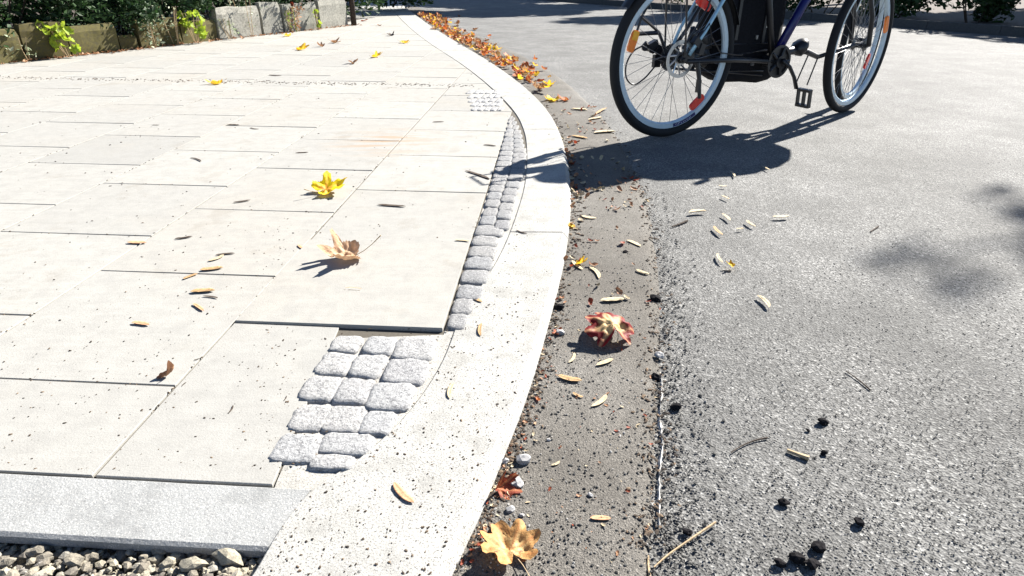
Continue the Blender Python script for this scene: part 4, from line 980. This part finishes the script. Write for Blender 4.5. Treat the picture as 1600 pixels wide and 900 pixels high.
for i, (a, b, mt, h) in enumerate(BL):
    x0, x1 = wallx(a), wallx(b); mb = MB(); n = 8; L = x1 - x0; tn = .09
    vs = []; nz = 6; rr = random.Random(i)
    ring = []
    for iz in range(nz + 1):
        z = -.05 + (h + .05) * iz / nz; e = .0 if iz < nz else .012
        pts = []
        for ix in range(n + 1): pts.append((L * ix / n, e))
        for ix in range(n + 1): pts.append((L * (n - ix) / n, tn - e))
        for (x, y) in pts:
            x = x + (e if x < .01 else -e if x > L - .01 else 0)
            j = .012 * noise.noise(Vector((x * 6 + i * 7, y * 10, z * 8)))
            vs.append((x, y + j, z + j * .8))
    q = 2 * (n + 1)
    fs = [(iz * q + k, iz * q + (k + 1) % q, (iz + 1) * q + (k + 1) % q, (iz + 1) * q + k) for iz in range(nz) for k in range(q)]
    fs.append(tuple(nz * q + k for k in range(q)))
    mb.add(vs, fs, rv=rr.random()); o = mb.build('wall_block', M[mt], gw); o.location = wd * x0; o.rotation_euler = (rr.uniform(-.06, .06), rr.uniform(-.02, .02), wang + rr.uniform(-.04, .04))
    if mt == 'mossy': o['label'] = 'mossy olive brown block'
gd = MB(); a_, b_ = wallA - wd * 4, wallB + wd * 12
wb = wallB + wn_ * .09
gd.add([(*(a_ + wn_ * .09).xy, .1), (wb.x, wb.y, .1), (-4.75, 19.5, .1), (-7.5, 31, .1), (-22, 31, .3), (*(a_ + wn_ * 12).xy, .3)], [(0, 1, 2, 3, 4, 5)])
tag(gd.build('garden_bed', M['soil']), kind='structure')

# ------------------------------------------------------------------ planting
def foliage(mb, c, rx, ry, rz, n, s, seed, oval=True, up=.0):
    rr = random.Random(seed)
    lobes = [(Vector((rr.uniform(-.7, .7) * rx, rr.uniform(-.7, .7) * ry, rr.uniform(-.6, .7) * rz)), rr.uniform(.35, .6)) for _ in range(9)]
    for i in range(n):
        o, k = rr.choice(lobes)
        d = Vector((rr.gauss(0, 1), rr.gauss(0, 1), rr.gauss(0, 1))).normalized() * (rr.random() ** .4)
        p = Vector(c) + o + Vector((d.x * rx * k, d.y * ry * k, d.z * rz * k)); sz = s * rr.uniform(.6, 1.4)
        a = Vector((rr.gauss(0, 1), rr.gauss(0, 1), rr.gauss(0, .6))).normalized(); b = a.cross(Vector((rr.gauss(0, 1), rr.gauss(0, 1), rr.gauss(0, 1)))).normalized()
        nn = a.cross(b) * .25
        vs = [p - a * sz, p - b * sz * .45 + nn * sz * .4, p + a * sz, p + b * sz * .45 + nn * sz * .4]
        mb.add(vs, [(0, 1, 2), (0, 2, 3)], rr=rr.random(), vein=1.0)
def shrub(loc, rx, ry, rz, n, s, seed, label, mat='foliage', grp=None, stems=5):
    e = empty('shrub', loc); f = MB(); foliage(f, (0, 0, rz * .8), rx, ry, rz, n, s, seed); f.build('foliage', M[mat], e)
    rr = random.Random(seed)
    for k in range(stems):
        st = MB(); x, y = rr.uniform(-.4, .4) * rx, rr.uniform(-.4, .4) * ry
        st.tube([(x * .3, y * .3, -.1), (x, y, rz * .5), (x * 1.6, y * 1.6, rz * 1.2)], [.012, .009, .004], 6); st.build('stem', M['bark'], e)
    tag(e, label, 'shrub', grp); return e
SH = [(-40, .5, 'dark evergreen shrub behind the wall at the far left corner'), (60, .5, 'dark evergreen shrub behind the two mossy blocks at far left'), (150, .5, 'dark evergreen shrub hanging over the short mossy block'), (240, .5, 'dark evergreen shrub behind the long mossy block'),
      (320, .5, 'dark evergreen shrub behind the lettuce green plant'), (390, .5, 'small leaved shrub behind the first grey block'), (455, .5, 'small leaved shrub behind the gap in the grey blocks'), (515, .45, 'small leaved shrub beside the thin tree trunk')]
for i, (px, r_, lab) in enumerate(SH):
    p = wallA + wd * wallx(px) + wn_ * (.50 + .05 * (i % 3)); p.z = .12
    shrub(p, .62, .46, .42, 3000 if px > 0 else 1500, .030 if px < 350 else .024, 50 + i, lab, grp='evergreen shrubs behind the garden wall')
    p2 = p + wn_ * .9; 
for i in range(5):
    p = wallA + wd * (i * 2.2 - .5) + wn_ * 1.9; p.z = .15
    shrub(p, 1.3, .8, .8, 3200, .055, 90 + i, ['tall dark hedge shrub, leftmost of the back row', 'tall dark hedge shrub, second from left in the back row', 'tall dark hedge shrub, middle of the back row', 'tall dark hedge shrub, fourth from left in the back row', 'tall dark hedge shrub, rightmost of the back row near the tree'][i], grp='back row of garden shrubs')
# overhanging tufts with lighter leaves
def tuft(px, py, hpx, mat, n, s, seed, lab, name='plant', spread=.12):
    base_ = g(px, py, 0); p = wallA + wd * wallx(px) - wn_ * .04
    h = hpx * mpp(p); e = empty(name, Vector((p.x, p.y, 0)))
    f = MB(); foliage(f, (0, 0, h * .55), spread, .09, h * .5, n, s, seed); f.build('foliage', M[mat], e)
    st = MB(); rr = random.Random(seed)
    for k in range(5): 
        x = rr.uniform(-.8, .8) * spread; st.tube([(x * .3, .05, 0), (x * .7, -.01, h * .5), (x, -.03, h * .9)], [.004, .003, .002], 5)
    st.build('stem', M['stalk'], e); tag(e, lab, 'plant'); return e
def bigleaf(px, hpx, n, seed, lab, mat='foliage_g', spread=.13, ls=.055):
    p = wallA + wd * wallx(px) - wn_ * .07; h = hpx * mpp(p); e = empty('plant', Vector((p.x, p.y, 0))); rr = random.Random(seed)
    for k in range(n):
        a = rr.uniform(0, 6.28); z = h * rr.uniform(.15, 1.0); x = rr.uniform(-1, 1) * spread
        mb = MB(); leaf_geo(mb, 'poplar', ls * rr.uniform(.7, 1.25), place(Vector((x, rr.uniform(-.08, .03), z)), rr.uniform(0, 6.28), rr.uniform(.2, 1.3), rr.uniform(-.6, .6)), .5, k + seed, 20, 3, fold=.4)
        mb.build('leaf', M[mat], e, smooth=True)
    st = MB()
    for k in range(6):
        x = rr.uniform(-1, 1) * spread; st.tube([(x * .2, .02, -.01), (x * .6, -.02, h * .5), (x, -.02, h * .95)], .003, 5)
    st.build('stem', M['stalk'], e); tag(e, lab, 'plant')
bigleaf(298, 46, 26, 1, 'bright lettuce green leafy plant growing in front of the mossy wall blocks')
bigleaf(98, 46, 22, 2, 'yellow green leafy plant at the far left wall blocks', spread=.12)
bigleaf(490, 28, 5, 3, 'single yellow green sprig before the white wall block', spread=.03, ls=.045)
tuft(232, 0, 44, 'foliage_v', 90, .022, 5, 'pale variegated stems arching over the left mossy block', spread=.16)
tuft(352, 0, 34, 'foliage_v', 80, .020, 6, 'pale trailing stems left of the first grey block', spread=.13)
tuft(30, 0, 40, 'foliage_v', 60, .022, 8, 'pale trailing stems at the farthest left block', spread=.16)
tuft(265, 0, 62, 'foliage_v', 70, .018, 25, 'tall sparse pale stems imitating leaf glints above the long mossy block', spread=.2)  # pale leaf colour here and in the next tuft imitates sun glints
tuft(385, 0, 66, 'foliage_v', 90, .016, 26, 'tall sparse pale stems imitating leaf glints behind the first grey block', spread=.25)
tuft(462, 0, 44, 'leaf_brown', 130, .022, 7, 'withered brown and red weed in the gap between grey blocks', spread=.14)
tuft(449, 0, 36, 'foliage_g', 40, .020, 17, 'thin yellow green shoots left of the withered weed', spread=.05)
# red flower
p = wallA + wd * wallx(457) - wn_ * .06; e = empty('flower', Vector((p.x, p.y, 0)))
mb = MB()
for k in range(22): leaf_geo(mb, 'oval', .036, place(Vector((0, 0, .33)), rnd.uniform(0, 6.28), rnd.uniform(-.2, 1.3), 0), .5, k, 10, 2)
mb.build('petals', M['leaf_red'], e, smooth=True); mb = MB(); mb.tube([(0, .02, 0), (0, 0, .33)], .004, 6); mb.build('stem', M['foliage_g'], e)
tag(e, 'round dull red flower head over the gap in the grey wall blocks', 'flower')
# litter at the wall foot
ml = MB()
for i in range(420):
    t = wallx(rnd.uniform(-20, 560)); p = wallA + wd * t - wn_ * abs(rnd.gauss(.02, .05)); s = rnd.uniform(.01, .03)
    leaf_geo(ml, 'oval', s, place(Vector((p.x, p.y, .006)), rnd.uniform(0, 6.28), rnd.uniform(-.6, .6), rnd.uniform(-.5, .5)), .6, i, 8, 2, fold=.4)
tag(ml.build('wall_foot_litter', M['leaf_brown'], smooth=True), 'brown leaf litter collected along the foot of the garden wall', 'litter', kind='stuff')

def tree(loc, h, tr, crown_r, n, s, seed, label, lean=(0, 0), grp=None, cz=None):
    e = empty('tree', loc); rr = random.Random(seed); t = MB()
    pts = [Vector((lean[0] * k / 5, lean[1] * k / 5, h * k / 5 * .7)) for k in range(6)]
    t.tube(pts, [tr * (1.15 - .12 * k) for k in range(6)], 12); t.build('trunk', M['bark'], e, smooth=True)
    top = pts[-1]
    for k in range(6):
        a = k * 1.05 + rr.uniform(-.3, .3); l = MB(); d = Vector((math.cos(a), math.sin(a), .6)) * crown_r * .8
        l.tube([top * .75, top * .85 + d * .4, top + d], [tr * .4, tr * .25, tr * .1], 6); l.build('limb', M['bark'], e)
    c = MB(); foliage(c, top + Vector((0, 0, crown_r * .3)), crown_r, crown_r, crown_r * .75, n, s, seed); c.build('crown', M['foliage'], e)
    tag(e, label, 'tree', grp)
p = wallA + wd * wallx(551) - wn_ * .0
tree(Vector((p.x + .02, p.y, 0)), 3.4, .036, .8, 1500, .06, 3, 'thin dark tree trunk standing at the end of the garden wall', (-.1, .4))
# far side of the road: planted verge and trees that shade the road
vg = MB(); P1, P2 = g(1460, 47, ZR), g(935, -2 + 9, ZR)
dv = (P2 - P1); dv.z = 0; dv.normalize(); nv = Vector((dv.y, -dv.x, 0))
A1, A2 = P1 - dv * 9 + nv * .05, P2 + dv * 12 + nv * .05
fk2 = tag(empty('far_kerb'), kind='structure')
Lk = (A2 - A1).length; nk = int(Lk / 1.0)
for i in range(nk):
    k_ = MB(); c = A1 + dv * (i + .5) * Lk / nk; k_.box((0, 0, 0), (Lk / nk - .006, .12, .24), Matrix.Rotation(math.atan2(dv.y, dv.x), 3, 'Z')); k_.build('kerb_stone', M['shadekerb'], fk2, loc=Vector((c.x, c.y, ZR + .0)))  # stone colour set near black to carry the shade lying there
vg.add([(*(A1 + nv * .05).xy, .05), (*(A2 + nv * .05).xy, .05), (*(A2 + nv * 30).xy, .2), (*(A1 + nv * 30).xy, .2)], [(3, 2, 1, 0)])
tag(vg.build('verge', M['soil']), kind='structure')
VL = ['first', 'second', 'third', 'fourth', 'fifth', 'sixth', 'seventh', 'eighth', 'ninth']
for i in range(9):
    c = P1 + dv * (i * 1.35 - 4.2) + nv * .75; c.z = .05
    shrub(c, .8, .6, .5, 2200, .05, 140 + i, 'low dark hedge bush across the road, %s from the right' % VL[i], grp='hedge bushes on the far side of the road', stems=3)
for i, (x, y, h, r_) in enumerate([(5.6, 20.2, 6.5, 2.5), (9.6, 18.0, 6.5, 2.4), (13.5, 16.0, 6.0, 2.3), (2.8, 24.5, 7.0, 2.8)]):
    tree(Vector((x, y, 0)), h, .16, r_, 7500, .17, 170 + i, ['broad dark tree on the far verge, second from the left', 'dark tree on the far verge, third from the left', 'dark tree on the far verge, rightmost', 'large dark tree at the far end of the road, leftmost'][i], grp='trees on the far verge')

TP = Vector((10.4, 7.6, 0)); e = empty('tree', TP)
def src(px, py, z): return g(px, py, ZR) + sd * ((z - ZR) / sd.z) - TP
c1_, c2_, c3_ = src(1425, 400, 6.6), src(1680, 360, 6.8), src(1300, 432, 6.5)
t = MB(); t.tube([(0, 0, 0), (0, 0, 2.5), (-.1, 0, 5.0), (-.2, 0, 7.2)], [.17, .14, .11, .05], 12); t.build('trunk', M['bark'], e, smooth=True)
t = MB(); t.tube([Vector((-.1, 0, 5.2)), c2_ * .6 + Vector((0, 0, 2.3)), c2_, c1_], [.07, .045, .02, .008], 8); t.build('limb', M['bark'], e, smooth=True)
t = MB(); foliage(t, (.5, -.2, 7.0), 1.4, 1.4, 1.1, 5000, .08, 77); foliage(t, c1_, .18, .20, .12, 44, .04, 78); foliage(t, c2_, .30, .30, .25, 260, .05, 79); t.build('crown', M['foliage'], e)
tag(e, 'street tree out on the right whose bough shades the road', 'tree')
